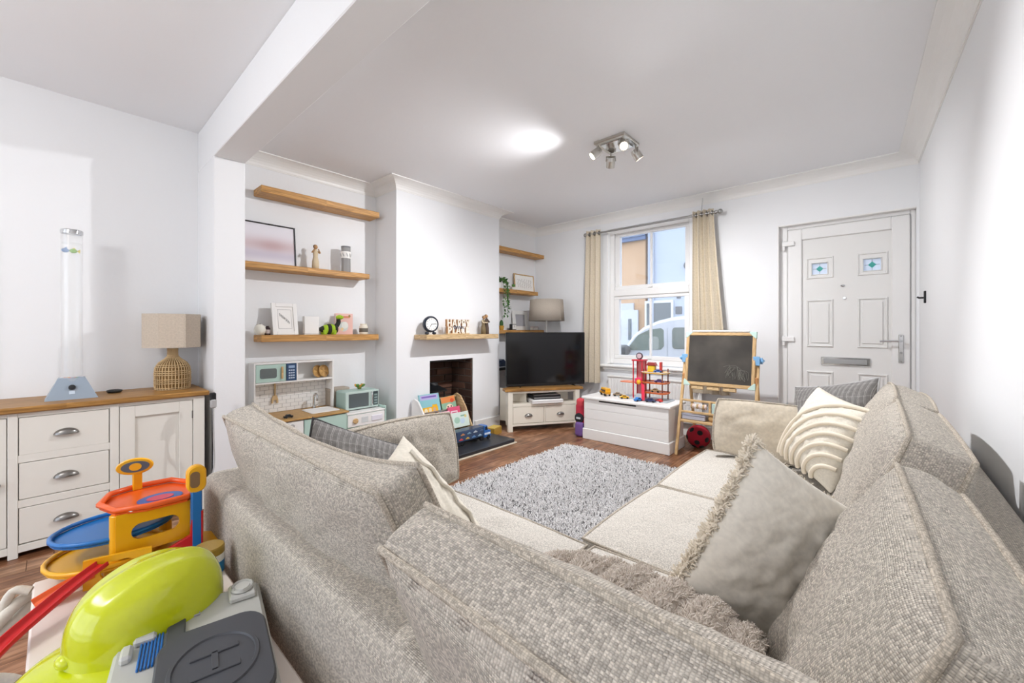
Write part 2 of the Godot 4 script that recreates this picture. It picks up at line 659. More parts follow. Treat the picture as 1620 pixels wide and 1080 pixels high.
func _ready() -> void:
	rng.seed = 5
	var cam := Camera3D.new()
	cam.name = "camera"
	add_child(cam)
	cam.projection = Camera3D.PROJECTION_FRUSTUM
	cam.near = 0.05
	cam.far = 200.0
	cam.size = 2.0 * 540.0 / 645.0 * 0.05
	cam.frustum_offset = Vector2(0, -18.0 / 645.0 * 0.05)
	cam.position = Vector3(0, 1.1, 0)
	cam.rotation_degrees = Vector3(0, 41.72, 0)
	var env := Environment.new()
	var sky := Sky.new()
	var sm := ProceduralSkyMaterial.new()
	sm.sky_top_color = Color(0.80, 0.86, 0.95)
	sm.sky_horizon_color = Color(0.93, 0.95, 0.98)
	sm.ground_bottom_color = Color(0.5, 0.5, 0.5)
	sm.ground_horizon_color = Color(0.93, 0.95, 0.98)
	sky.sky_material = sm
	env.background_mode = Environment.BG_SKY
	env.sky = sky
	env.background_energy_multiplier = SKY
	env.tonemap_mode = Environment.TONE_MAPPER_LINEAR
	env.tonemap_exposure = EXPOSURE
	env.sdfgi_enabled = true
	env.ssao_enabled = true
	env.ssil_enabled = true
	var we := WorldEnvironment.new()
	we.name = "environment"
	we.environment = env
	add_child(we)
	make_materials()
	build_room()
	build_window_and_door()
	build_outside()
	build_ceiling_light()
	build_fill_light()
	build_sofa()
	build_rug()
	build_sideboard()
	build_shelves()
	build_kitchen()
	build_fireplace_things()
	build_tv_corner()
	build_chest_and_easel()
	build_front_table()

# ---------------------------------------------------------------- room shell
func sweep(path: Array, profile: Array, y: float, closed := false) -> ArrayMesh:
	# path of Vector2(x, z) with the room on its left-hand side normal; profile of (out, up)
	var n := path.size()
	var offs := []
	for i in n:
		var d0: Vector2 = (path[i] - path[maxi(i - 1, 0)]).normalized()
		var d1: Vector2 = (path[mini(i + 1, n - 1)] - path[i]).normalized()
		if i == 0:
			d0 = d1
		if i == n - 1:
			d1 = d0
		var n0 := Vector2(-d0.y, d0.x)
		var n1 := Vector2(-d1.y, d1.x)
		var m := (n0 + n1).normalized()
		offs.append(m / maxf(0.3, m.dot(n0)))
	var st := SurfaceTool.new()
	st.begin(Mesh.PRIMITIVE_TRIANGLES)
	for i in n - 1:
		for k in profile.size() - 1:
			st.set_smooth_group(-1)
			var q := []
			for c in [[i, k], [i + 1, k], [i + 1, k + 1], [i, k + 1]]:
				var p: Vector2 = path[c[0]] + offs[c[0]] * profile[c[1]].x
				q.append(Vector3(p.x, y + profile[c[1]].y, p.y))
			for v in [0, 1, 2, 0, 2, 3]:
				st.set_uv(Vector2.ZERO)
				st.add_vertex(q[v])
	st.generate_normals()
	return st.commit()

func build_room() -> void:
	# floor: sub-floor slab and laminate planks running from the dining end to the window
	var floor_ := sbx("floor", -3.8, 0.75, -0.2, -0.013, -4.7, 2.75, M.dark)
	var widths := 0.127
	var row := 0
	var x := -3.66
	while x < 0.46:
		var z := -4.42 - rng.randf() * 1.1
		while z < 2.6:
			var l := 1.28
			var z0 := maxf(z, -4.42)
			var z1 := minf(z + l, 2.6)
			if z1 - z0 > 0.06:
				var m: Material = M["plank%d" % rng.randi_range(0, 5)]
				var p := put("plank", rbox(widths - 0.0012, 0.012, z1 - z0 - 0.0012, 0.0012), m, floor_)
				p.position = Vector3(x + widths / 2, -0.006, (z0 + z1) / 2) - floor_.position
			z += l
		x += widths
		row += 1
	sbx("ceiling", -3.8, 0.75, H, H + 0.15, -4.7, 2.75, M.ceiling)
	sbx("ceiling_beam", -3.5, 0.375, 2.19, H, -0.83, -0.66, M.wall, 0.004)
	sbx("wall_pier", -3.75, -3.08, 0, 2.19, -0.83, -0.66, M.wall, 0.004)
	sbx("wall_pier_head", -3.75, -3.5, 2.19, H, -0.83, -0.66, M.wall)
	sbx("wall_left", -3.65, -3.5, 0, H, -0.66, 2.6, M.wall)
	sbx("wall_left_alcove", -3.8, -3.6, 0, H, -2.06, -0.83, M.wall)
	sbx("wall_far_alcove", -3.7, -3.49, 0, H, -4.4, -3.41, M.wall)
	# chimney breast round the fire opening
	var ch := structnode("wall_chimney")
	bx("breast_side", -3.8, -3.24, 0, 0.8, -2.43, -2.06, M.wall, ch, 0.0)
	bx("breast_side", -3.8, -3.24, 0, 0.8, -3.41, -3.0, M.wall, ch, 0.0)
	bx("breast_top", -3.8, -3.24, 0.8, H, -3.41, -2.06, M.wall, ch, 0.0)
	bx("firebox_back", -3.8, -3.59, 0, 0.8, -3.0, -2.43, M.mortar, ch, 0.0)
	bx("firebox_side", -3.59, -3.245, 0, 0.8, -3.0, -2.995, M.mortar, ch, 0.0)
	bx("firebox_side", -3.59, -3.245, 0, 0.8, -2.435, -2.43, M.soot, ch, 0.0)
	bx("firebox_roof", -3.59, -3.25, 0.785, 0.8, -2.995, -2.435, M.soot, ch, 0.0)
	var course := 0
	var y := 0.01
	while y < 0.76:
		var zz := -2.99 - (0.11 if course % 2 else 0.0)
		while zz < -2.44:
			var a := maxf(zz, -2.992)
			var b := minf(zz + 0.212, -2.438)
			if b - a > 0.03:
				bx("brick", -3.59, -3.572 + rng.randf_range(-0.004, 0.004), y, y + 0.064, a, b, M["brick%d" % rng.randi_range(0, 2)], ch, 0.004)
			zz += 0.224
		var xx := -3.57 - (0.11 if course % 2 else 0.0)
		while xx < -3.26:
			var a := maxf(xx, -3.57)
			var b := minf(xx + 0.212, -3.252)
			if b - a > 0.03:
				bx("brick", a, b, y, y + 0.064, -2.995, -2.981 + rng.randf_range(-0.003, 0.003), M["brick%d" % rng.randi_range(0, 2)], ch, 0.004)
			xx += 0.224
		y += 0.075
		course += 1
	# window wall, with the openings of the window and the front door
	var ww := structnode("wall_window")
	bx("wall_piece", -3.8, -2.40, 0, H, -4.7, -4.4, M.wall, ww, 0.0)
	bx("wall_piece", -2.40, -1.42, 0, 0.69, -4.7, -4.4, M.wall, ww, 0.0)
	bx("wall_piece", -2.40, -1.42, 2.30, H, -4.7, -4.4, M.wall, ww, 0.0)
	bx("wall_piece", -1.42, -0.67, 0, H, -4.7, -4.4, M.wall, ww, 0.0)
	bx("wall_piece", -0.67, 0.235, 2.05, H, -4.7, -4.4, M.wall, ww, 0.0)
	bx("wall_piece", 0.235, 0.75, 0, H, -4.7, -4.4, M.wall, ww, 0.0)
	# the right-hand wall runs slightly out of square
	struct("wall_right", rbox(0.15, H, 7.5, 0.0), M.wall, Vector3(0.352 + 0.075, H / 2, -0.95), Vector3(0, 1.69, 0))
	# rear wall of the dining end with its wide glazed door
	var rw := structnode("wall_rear")
	bx("wall_piece", -3.8, -3.15, 0, H, 2.6, 2.8, M.wall, rw, 0.0)
	bx("wall_piece", -0.05, 0.75, 0, H, 2.6, 2.8, M.wall, rw, 0.0)
	bx("wall_piece", -3.15, -0.05, 2.15, H, 2.6, 2.8, M.wall, rw, 0.0)
	var pd := structnode("door_2")
	for xs in [-3.15, -2.14, -1.11, -0.11]:
		bx("frame_post", xs, xs + 0.06, 0, 2.15, 2.66, 2.74, M.upvc, pd, 0.004)
	bx("frame_rail", -3.15, -0.05, 2.09, 2.15, 2.66, 2.74, M.upvc, pd, 0.004)
	bx("frame_rail", -3.15, -0.05, 0.0, 0.06, 2.66, 2.74, M.upvc, pd, 0.004)
	for xs in [-3.09, -2.08, -1.05]:
		bx("pane", xs, xs + 0.94, 0.06, 2.09, 2.695, 2.705, M.glass, pd, 0.0)
	# coved cornice
	var prof := [Vector2(0, -0.086), Vector2(0.004, -0.086), Vector2(0.004, -0.078)]
	for k in 7:
		var t := PI / 2 * k / 6.0
		prof.append(Vector2(0.116 - 0.108 * cos(t), -0.078 + 0.070 * sin(t)))
	prof.append(Vector2(0.12, -0.008))
	prof.append(Vector2(0.12, 0.0))
	var living := [Vector2(-3.6, -0.83), Vector2(-3.6, -2.06), Vector2(-3.24, -2.06), Vector2(-3.24, -3.41), Vector2(-3.49, -3.41), Vector2(-3.49, -4.4), Vector2(0.25, -4.4), Vector2(0.356, -0.83)]
	living.reverse()
	struct("trim_1", sweep(mirrored(living), prof, H), M.gloss_white)
	var dining := [Vector2(0.36, -0.66), Vector2(-3.5, -0.66), Vector2(-3.5, 2.6)]
	struct("trim_2", sweep(mirrored(dining), prof, H), M.gloss_white)
	# skirting boards
	sbx("baseboard_chimney", -3.24, -3.225, 0, 0.12, -3.41, -3.02, M.gloss_white, 0.004)
	sbx("baseboard_chimney_side", -3.49, -3.24, 0, 0.12, -3.425, -3.41, M.gloss_white, 0.004)
	sbx("baseboard_alcove", -3.49, -3.475, 0, 0.12, -4.4, -3.425, M.gloss_white, 0.004)
	sbx("baseboard_left", -3.5, -3.487, 0, 0.12, 0.56, 2.6, M.gloss_white, 0.004)
	sbx("baseboard_left_alcove", -3.6, -3.593, 0, 0.12, -2.06, -0.83, M.gloss_white, 0.002)
	sbx("baseboard_window", -3.475, -0.70, 0, 0.12, -4.4, -4.385, M.gloss_white, 0.004)

func mirrored(path: Array) -> Array:
	# the sweep wants the room on the side of (-dz, dx); turn the path round if it is on the other side
	var a: Vector2 = path[0]
	var b: Vector2 = path[1]
	var d := (b - a).normalized()
	var mid := (a + b) / 2 + Vector2(-d.y, d.x) * 0.3
	var inside := mid.x > -3.5 and mid.x < 0.3 and mid.y > -4.4 and mid.y < 2.6 and not (mid.y > -0.83 and mid.y < -0.66)
	if inside:
		return path
	var r := path.duplicate()
	r.reverse()
	return r

func build_window_and_door() -> void:
	var w := structnode("window_1")
	var z0 := -4.57
	var z1 := -4.47
	bx("frame_jamb", -2.40, -2.345, 0.70, 2.30, z0, z1, M.upvc, w, 0.006)
	bx("frame_jamb", -1.475, -1.42, 0.70, 2.30, z0, z1, M.upvc, w, 0.006)
	bx("frame_head", -2.345, -1.475, 2.25, 2.30, z0, z1, M.upvc, w, 0.006)
	bx("frame_cill", -2.345, -1.475, 0.70, 0.76, z0, z1, M.upvc, w, 0.006)
	# top sash, set a little further out than the bottom one
	for s in [[1.58, 2.25, -4.56, -4.50], [0.76, 1.50, -4.54, -4.48]]:
		var y0: float = s[0]
		var y1: float = s[1]
		var sash := bx("sash_rail", -2.345, -1.475, y1 - 0.035, y1, s[2], s[3], M.upvc, w, 0.005)
		bx("sash_rail", -2.345, -1.475, y0, y0 + 0.045, s[2], s[3], M.upvc, w, 0.005)
		bx("sash_stile", -2.345, -2.285, y0 + 0.045, y1 - 0.035, s[2], s[3], M.upvc, w, 0.005)
		bx("sash_stile", -1.525, -1.475, y0 + 0.045, y1 - 0.035, s[2], s[3], M.upvc, w, 0.005)
		bx("glazing_bar", -1.917, -1.893, y0 + 0.045, y1 - 0.035, s[2] + 0.012, s[3] - 0.012, M.upvc, w, 0.004)
		bx("pane", -2.285, -1.917, y0 + 0.045, y1 - 0.035, s[2] + 0.026, s[2] + 0.032, M.glass, w, 0.0)
		bx("pane", -1.893, -1.525, y0 + 0.045, y1 - 0.035, s[2] + 0.026, s[2] + 0.032, M.glass, w, 0.0)
	bx("frame_transom", -2.345, -1.475, 1.50, 1.58, z0, z1 + 0.005, M.upvc, w, 0.008)
	bx("sash_catch", -1.93, -1.88, 1.585, 1.60, -4.50, -4.475, M.upvc, w, 0.004)
	bx("sash_lift", -1.93, -1.88, 0.775, 0.79, -4.48, -4.465, M.upvc, w, 0.004)
	bx("reveal_lining", -2.40, -2.388, 0.70, 2.30, -4.47, -4.4, M.gloss_white, w, 0.002)
	bx("window_board", -2.47, -1.36, 0.665, 0.695, -4.50, -4.335, M.gloss_white, w, 0.01)
	bx("board_mould", -2.44, -1.39, 0.635, 0.665, -4.4, -4.36, M.gloss_white, w, 0.008)
	# front door
	var d := structnode("door_1")
	var zf := -4.50
	bx("frame_jamb", -0.67, -0.60, 0, 2.05, -4.56, -4.46, M.upvc, d, 0.006)
	bx("frame_jamb", 0.205, 0.235, 0, 2.05, -4.56, -4.46, M.upvc, d, 0.006)
	bx("frame_head", -0.60, 0.205, 2.01, 2.05, -4.56, -4.46, M.upvc, d, 0.006)
	bx("threshold", -0.67, 0.235, 0, 0.02, -4.58, -4.42, M.brushed, d, 0.004)
	bx("reveal_lining", -0.672, -0.66, 0, 2.05, -4.46, -4.4, M.gloss_white, d, 0.003)
	bx("reveal_lining", -0.66, 0.235, 2.04, 2.052, -4.46, -4.4, M.gloss_white, d, 0.003)
	# leaf: sash bars round a moulded panel
	bx("leaf_stile", -0.597, -0.492, 0.03, 2.006, -4.52, -4.445, M.upvc, d, 0.006)
	bx("leaf_stile", 0.096, 0.203, 0.03, 2.006, -4.52, -4.445, M.upvc, d, 0.006)
	bx("leaf_rail", -0.492, 0.096, 1.906, 2.006, -4.52, -4.445, M.upvc, d, 0.006)
	bx("leaf_rail", -0.492, 0.096, 0.03, 0.13, -4.52, -4.445, M.upvc, d, 0.006)
	var g := [[-0.421, -0.313], [-0.074, 0.032]]
	var gy0 := 1.59
	var gy1 := 1.688
	var slab := []
	for r in [[-0.492, 0.096, 0.13, gy0], [-0.492, 0.096, gy1, 1.906], [-0.492, g[0][0], gy0, gy1], [g[0][1], g[1][0], gy0, gy1], [g[1][1], 0.096, gy0, gy1]]:
		slab.append([rbox(r[1] - r[0], r[3] - r[2], 0.05, 0.0), xf((r[0] + r[1]) / 2, (r[2] + r[3]) / 2, -4.49)])
	put("leaf_panel", join(slab), M.door, d)
	var frost := mat(Color(0.93, 0.96, 1.0, 0.5), 0.3)
	frost.transparency = BaseMaterial3D.TRANSPARENCY_ALPHA
	for k in 2:
		var xm: float = (g[k][0] + g[k][1]) / 2
		var pane := bx("pane", g[k][0], g[k][1], gy0, gy1, -4.492, -4.486, frost, d, 0.0)
		pane.set_meta("label", "small leaded pane with a teal diamond")
		put("glass_diamond", extrude(poly([-0.026, 0, 0, 0.027, 0.026, 0, 0, -0.027]), 0.003), flat("3fa79c", 0.3), pane, Vector3(0, 0, 0.003))
		put("lead_line", join([[rbox(0.094, 0.004, 0.002, 0.0), xf(0, 0, 0.0042)], [rbox(0.004, 0.09, 0.002, 0.0), xf(0, 0, 0.0042)]]), M.pewter, pane)
		put("moulding", ring_frame(0.192, 0.186, 0.014, 0.009), M.door, d, Vector3(xm + 0.002, 1.645, -4.465))
		put("moulding", ring_frame(0.122, 0.112, 0.008, 0.008), M.door, d, Vector3(xm, (gy0 + gy1) / 2, -4.465))
		for yy in [[0.952, 1.368], [0.20, 0.742]]:
			put("moulding", ring_frame(0.19, yy[1] - yy[0], 0.018, 0.012), M.door, d, Vector3(xm + 0.002, (yy[0] + yy[1]) / 2, -4.465))
			put("raised_field", rbox(0.13, yy[1] - yy[0] - 0.07, 0.014, 0.006), M.door, d, Vector3(xm + 0.002, (yy[0] + yy[1]) / 2, -4.462))
	var lb := bx("letterbox", -0.356, -0.030, 0.798, 0.868, -4.465, -4.452, M.chrome, d, 0.004)
	put("flap", rbox(0.285, 0.042, 0.006, 0.003), M.brushed, lb, Vector3(0, 0, 0.008))
	var hp := put("handle_plate", rbox(0.03, 0.225, 0.012, 0.005), M.chrome, d, Vector3(0.150, 0.952, -4.44))
	put("lever", tube(smooth_path([Vector3(0, 0.062, 0), Vector3(0, 0.062, 0.045), Vector3(-0.03, 0.062, 0.052), Vector3(-0.125, 0.060, 0.048)], 5), 0.008, 10), M.chrome, hp)
	put("keyhole", cyl(0.009, 0.014, 14, 0.002), M.brushed, hp, Vector3(0, -0.03, 0), Vector3(90, 0, 0))
	put("screw", ball(0.005, 0.005, 0.003, 10, 6), M.brushed, hp, Vector3(0, 0.1, 0.007))
	put("screw", ball(0.005, 0.005, 0.003, 10, 6), M.brushed, hp, Vector3(0, -0.1, 0.007))
	for yy in [1.86, 0.995]:
		var hg := bx("hinge", -0.640, -0.545, yy, yy + 0.045, -4.452, -4.425, M.upvc, d, 0.006)
		put("hinge_pin", cyl(0.011, 0.09, 12, 0.003), M.upvc, hg, Vector3(-0.034, -0.06, 0.0))
	put("knocker_bolt", ball(0.016, 0.01, 0.01, 12, 8), M.chrome, d, Vector3(-0.208, 1.478, -4.46))
	put("spyhole", cyl(0.012, 0.012, 14, 0.003), M.chrome, d, Vector3(-0.197, 1.373, -4.465), Vector3(90, 0, 0))
	# key hook on the right wall
	var hk := thing("wall_hook", "small dark metal wall hook beside the front door", "hook", Vector3(0.262, 1.33, -4.02), 1.69)
	put("backplate", rbox(0.012, 0.085, 0.03, 0.003), M.black, hk, Vector3(-0.006, 0, 0))
	put("peg", tube([Vector3(-0.01, -0.005, 0), Vector3(-0.035, -0.005, 0), Vector3(-0.045, 0.002, 0)], 0.006, 8), M.black, hk)
	# curtains on a pole
	var pole := thing("curtain_pole", "thin metal curtain pole with round ball ends above the window", "curtain pole", Vector3(-1.88, 2.253, -4.30))
	put("pole", tube([Vector3(-0.74, 0, 0), Vector3(0.74, 0, 0)], 0.011, 12), M.brushed, pole)
	for s in [-1, 1]:
		put("finial", ball(0.024, 0.024, 0.024, 16, 10), M.brushed, pole, Vector3(0.755 * s, 0, 0))
		put("finial_collar", cyl(0.015, 0.02, 14, 0.003), M.brushed, pole, Vector3(0.725 * s, 0, 0), Vector3(0, 0, 90))
		put("bracket", tube([Vector3(0.60 * s - 0.02, 0, 0), Vector3(0.60 * s - 0.02, -0.005, -0.05), Vector3(0.60 * s - 0.02, -0.005, -0.098)], 0.007, 8), M.brushed, pole)
	put("cord", tube([Vector3(0.585, 0.02, 0.01), Vector3(0.585, 0.17, -0.03)], 0.003, 6), M.grey, pole)
	curtain("curtain", "beige eyelet curtain hanging in narrow folds left of the window", -2.625, -2.43, -2.665, -2.435, 3)
	curtain("curtain", "beige eyelet curtain spreading towards its hem right of the window", -1.385, -1.185, -1.385, -1.035, 4)

func ring_frame(w: float, h: float, t: float, d: float) -> ArrayMesh:
	# raised moulding: four bars with sloping sides
	var st := SurfaceTool.new()
	st.begin(Mesh.PRIMITIVE_TRIANGLES)
	st.set_smooth_group(-1)
	var rings := [[0.0, 0.0], [t * 0.35, d], [t * 0.65, d], [t, 0.0]]
	for r in 3:
		for q in 4:
			var p := []
			for c in [[r, q], [r, q + 1], [r + 1, q + 1], [r + 1, q]]:
				var sx: float = [-1, 1, 1, -1][c[1] % 4]
				var sy: float = [-1, -1, 1, 1][c[1] % 4]
				p.append(Vector3(sx * (w / 2 - rings[c[0]][0]), sy * (h / 2 - rings[c[0]][0]), rings[c[0]][1]))
			for k in [0, 2, 1, 0, 3, 2]:
				st.set_uv(Vector2.ZERO)
				st.add_vertex(p[k])
	st.generate_normals()
	return st.commit()

func curtain(n: String, label: String, xa: float, xb: float, xc: float, xd: float, folds: int) -> void:
	var o := thing(n, label, "curtain", Vector3(0, 0, 0), 0, "curtains at the front window")
	var y0 := 0.47
	var y1 := 2.295
	var f := func(u, v):
		var loop: float = u * 2.0
		var back := loop > 1.0
		var s := loop if not back else 2.0 - loop
		var t: float = v
		var spread := pow(t, 1.3)
		var xl := lerpf(xa, xc, spread)
		var xr := lerpf(xb, xd, spread)
		var ph := s * folds * TAU + 0.5 * sin(t * 3.0)
		var amp := lerpf(0.032, 0.042, t)
		var x := lerpf(xl, xr, s) + 0.010 * sin(ph * 2.0) * (0.6 + 0.4 * sin(7.0 * s))
		var z := -4.30 + amp * sin(ph) * (0.8 + 0.2 * sin(5.0 * s + 2.0 * t))
		return Vector3(x, lerpf(y1, y0, t), z - (0.0035 if back else 0.0))
	put("cloth", surf(160, 30, f), M.curtain, o)
	for k in folds * 2:
		var s := (k + 0.5) / (folds * 2)
		put("eyelet", lathe([Vector2(0.018, -0.003), Vector2(0.026, -0.003), Vector2(0.026, 0.003), Vector2(0.018, 0.003), Vector2(0.018, -0.003)], 16), M.brushed, o, Vector3(lerpf(xa, xb, s), 2.253, -4.30), Vector3(0, 0, 90))

# ---------------------------------------------------------------- the street
func build_outside() -> void:
	sbx("ground", -40, 40, -0.6, -0.42, -60, 40, flat("b4b4b4", 0.9))
	sbx("pavement", -14, 10, -0.42, -0.33, -6.0, -4.75, flat("d8d6d0", 0.9), 0.01)
	sbx("terrace", -5, 2, -0.42, -0.05, 2.85, 8.0, flat("e2ddd2", 0.9), 0.01)
	sbx("pavement_far", -16, 10, -0.42, -0.33, -11.0, -9.6, flat("d8d6d0", 0.9), 0.01)
	# low peach house
	var a := thing("peach_house", "peach rendered house across the street, seen in the left panes", "house", Vector3(-6.6, -0.33, -11.0))
	put("wall", rbox(3.6, 4.05, 5.0, 0.01), flat("bf9c7a", 0.9), a, Vector3(0, 2.025, -2.5))
	put("roof", extrude(poly([-2.7, 0, 0, 1.5, 2.7, 0]), 3.7), flat("6f7f96", 0.8), a, Vector3(-1.85, 4.05, -2.5), Vector3(0, 90, 0))
	put("fascia", rbox(3.7, 0.2, 0.1, 0.01), flat("5e7294", 0.6), a, Vector3(0, 4.05, 0.1))
	put("plinth", rbox(1.38, 2.2, 0.06, 0.01), flat("b8bbc0", 0.8), a, Vector3(0.78, 1.1, 0.03))
	var fd := put("front_door", rbox(0.8, 2.0, 0.06, 0.01), flat("bcc0c8", 0.5), a, Vector3(1.22, 1.0, 0.07))
	put("door_glass", rbox(0.1, 0.6, 0.02, 0.004), flat("525f66", 0.3), fd, Vector3(-0.16, 0.45, 0.03))
	put("door_glass", rbox(0.1, 0.6, 0.02, 0.004), flat("525f66", 0.3), fd, Vector3(0.16, 0.45, 0.03))
	put("door_letterbox", rbox(0.3, 0.06, 0.02, 0.004), flat("6a6f72", 0.3), fd, Vector3(0, -0.02, 0.03))
	# taller pale house beside it
	var b := thing("pale_house", "tall pale blue-white house across the street, right of the peach one", "house", Vector3(0.6, -0.33, -10.9))
	put("wall", rbox(10.6, 6.6, 5.0, 0.01), flat("b0b8c4", 0.9), b, Vector3(0, 3.3, -2.5))
	put("roof", extrude(poly([-2.8, 0, 0, 1.8, 2.8, 0]), 10.8), flat("6c7078", 0.8), b, Vector3(-5.4, 6.6, -2.5), Vector3(0, 90, 0))
	put("drainpipe", tube([Vector3(-5.15, 0, 0.06), Vector3(-5.15, 6.4, 0.06)], 0.05, 10), flat("b0b9c8", 0.5), b)
	for wx in [[-4.97, 0.9, 1.2], [-1.6, 0.9, 1.2], [1.8, 0.9, 1.2]]:
		var wn := put("window", rbox(0.78, 1.22, 0.06, 0.01), flat("d0d2d4", 0.5), b, Vector3(wx[0], 1.62, 0.03))
		put("pane", rbox(0.66, 1.08, 0.03, 0.0), flat("4d5a60", 0.1), wn, Vector3(0, 0, 0.02))
	var pl := put("door_number", rbox(0.16, 0.2, 0.03, 0.006), flat("4d5257", 0.4), b, Vector3(-4.45, 1.95, 0.02))
	put("bell", rbox(0.1, 0.08, 0.03, 0.006), flat("4d5257", 0.4), b, Vector3(-4.45, 2.3, 0.02))
	put("wall_lamp", ball(0.06, 0.09, 0.06, 12, 8), flat("4d5257", 0.4), b, Vector3(-4.25, 3.1, 0.06))
	# white van parked along the kerb, nose to the left
	var v := thing("van", "white panel van parked in the street outside the window", "van", Vector3(-3.75, -0.42, -7.75))
	var side := poly([0.15, 0.32, 0.15, 0.75, 0.30, 0.95, 0.60, 1.10, 0.68, 1.21, 0.85, 1.44, 1.03, 1.575, 1.25, 1.665, 1.45, 1.71, 1.68, 1.735, 2.4, 1.77, 3.6, 1.77, 4.2, 1.72, 4.35, 1.4, 4.4, 0.9, 4.4, 0.32])
	put("body", extrude(side, 1.6, 0.05), plastic("c4c6ca", 0.2), v)
	put("front_side_window", extrude(poly([0.75, 1.20, 0.94, 1.44, 1.13, 1.53, 1.31, 1.55, 1.35, 1.52, 1.355, 1.28, 1.31, 1.225, 1.0, 1.20]), 0.02, 0.004), flat("5f6f64", 0.05), v, Vector3(0, 0, 1.59))
	put("seat_back", extrude(round_rect(0.16, 0.2, 0.05), 0.008, 0.002), flat("8d948c", 0.6), v, Vector3(1.2, 1.32, 1.604))
	put("rear_side_window", extrude(round_rect(0.66, 0.32, 0.05), 0.02, 0.004), flat("5f6a62", 0.05), v, Vector3(1.81, 1.40, 1.59))
	put("door_seam", rbox(0.008, 1.2, 0.006, 0.0), flat("9aa0a5", 0.5), v, Vector3(1.405, 0.95, 1.602))
	put("door_handle", rbox(0.16, 0.03, 0.03, 0.008), flat("d9dcde", 0.4), v, Vector3(1.56, 1.08, 1.61))
	put("wing_mirror", ball(0.1, 0.09, 0.09, 14, 10), flat("35383a", 0.4), v, Vector3(0.76, 1.20, 1.7))
	put("sill", rbox(4.1, 0.12, 0.05, 0.02), flat("3b3d40", 0.6), v, Vector3(2.12, 0.36, 1.6))
	for wx in [0.75, 3.45]:
		var wh := put("wheel", lathe([Vector2(0, 0), Vector2(0.2, 0), Vector2(0.31, 0.02), Vector2(0.32, 0.1), Vector2(0.31, 0.19), Vector2(0.2, 0.2), Vector2(0, 0.18)], 24), flat("232426", 0.8), v, Vector3(wx, 0.32, 1.44), Vector3(90, 0, 0))
		put("hub", cyl(0.18, 0.02, 20, 0.006), M.brushed, wh, Vector3(0, 0.19, 0))

# ---------------------------------------------------------------- ceiling spotlight bar
func build_ceiling_light() -> void:
	var c := thing("ceiling_spotlight", "square brushed steel ceiling fitting with four swivel spot heads", "ceiling light", Vector3(-1.40, H, -2.71), 0)
	put("base_plate", rbox(0.24, 0.022, 0.24, 0.004), M.steel, c, Vector3(0, -0.011, 0))
	put("inner_plate", rbox(0.17, 0.008, 0.17, 0.002), M.chrome, c, Vector3(0, -0.026, 0))
	var bulb := mat(hexc("fff3dd"), 0.3, {"glow": 6.0, "glowc": hexc("fff0d8")})
	for h in [[Vector3(-0.1, 0, 0.1), Vector3(-0.80, -0.88, 0.72), 1.15, 69.0], [Vector3(0.1, 0, 0.1), Vector3(0.42, -0.66, 0.62), 1.7, 54.0], [Vector3(0.1, 0, -0.1), Vector3(0.38, -0.80, -0.45), 0.8, 70.0], [Vector3(-0.1, 0, -0.1), Vector3(-0.33, -0.80, -0.47), 0.8, 70.0]]:
		var dir: Vector3 = (h[1] as Vector3).normalized()
		var hd := Node3D.new()
		hd.name = "spot_head"
		c.add_child(hd, true)
		hd.position = h[0] + Vector3(0, -0.075, 0)
		put("swivel", tube([Vector3(0, 0.075, 0), Vector3(0, 0.02, 0)], 0.006, 8), M.steel, hd)
		put("yoke", tube([Vector3(-0.034, -0.005, 0), Vector3(-0.034, 0.03, 0), Vector3(0.034, 0.03, 0), Vector3(0.034, -0.005, 0)], 0.005, 6), M.steel, hd, Vector3.ZERO, Vector3(0, rad_to_deg(atan2(dir.x, dir.z)), 0))
		var basis := Basis(Quaternion(Vector3.DOWN, dir))
		var can := put("can", lathe([Vector2(0.0, 0.03), Vector2(0.026, 0.026), Vector2(0.032, 0.0), Vector2(0.032, -0.05), Vector2(0.028, -0.05), Vector2(0.028, -0.036), Vector2(0, -0.036)], 22), M.steel, hd)
		can.basis = basis
		var bl := put("bulb", lathe([Vector2(0, -0.049), Vector2(0.02, -0.047), Vector2(0.026, -0.042), Vector2(0.026, -0.038), Vector2(0, -0.038)], 20), bulb, hd)
		bl.basis = basis
		var l := SpotLight3D.new()
		l.name = "spot_light"
		c.add_child(l, true)
		l.position = hd.position + dir * 0.056
		var up := Vector3.UP if absf(dir.y) < 0.95 else Vector3.RIGHT
		l.basis = Basis.looking_at(dir, up)
		l.light_color = hexc("f9f9fc")
		l.light_energy = LAMP_W * h[2]
		l.spot_angle = h[3]
		l.spot_angle_attenuation = 1.0
		l.spot_attenuation = 2.0
		l.spot_range = 14.0
		l.light_size = 0.026
		l.shadow_enabled = true

func build_fill_light() -> void:  # unseen hanging globe, added to brighten the dining end and the ceilings
	var c := thing("added_fill_globe", "added fill light in the form of a hanging white globe, unseen behind the camera", "fill light", Vector3(-1.7, 1.93, 1.15))
	put("ceiling_rose", cyl(0.05, 0.025, 24, 0.005), M.white, c, Vector3(0, H - 1.93 - 0.025, 0))
	put("flex", tube([Vector3(0, 0.19, 0), Vector3(0, H - 1.95, 0)], 0.003, 6), M.white, c)
	put("cap", cyl(0.04, 0.03, 20, 0.004), M.brushed, c, Vector3(0, 0.175, 0))
	put("globe", ball(0.19, 0.19, 0.19, 32, 20), mat(hexc("fffaf2"), 0.4, {"glow": 2.0, "glowc": hexc("fff8ee")}), c)
	var l := OmniLight3D.new()
	l.name = "fill_light"
	c.add_child(l)
	l.light_color = hexc("f9f9fc")
	l.light_energy = FILL_W
	l.omni_range = 14.0
	l.omni_attenuation = 2.0
	l.light_size = 0.17
	l.shadow_enabled = true

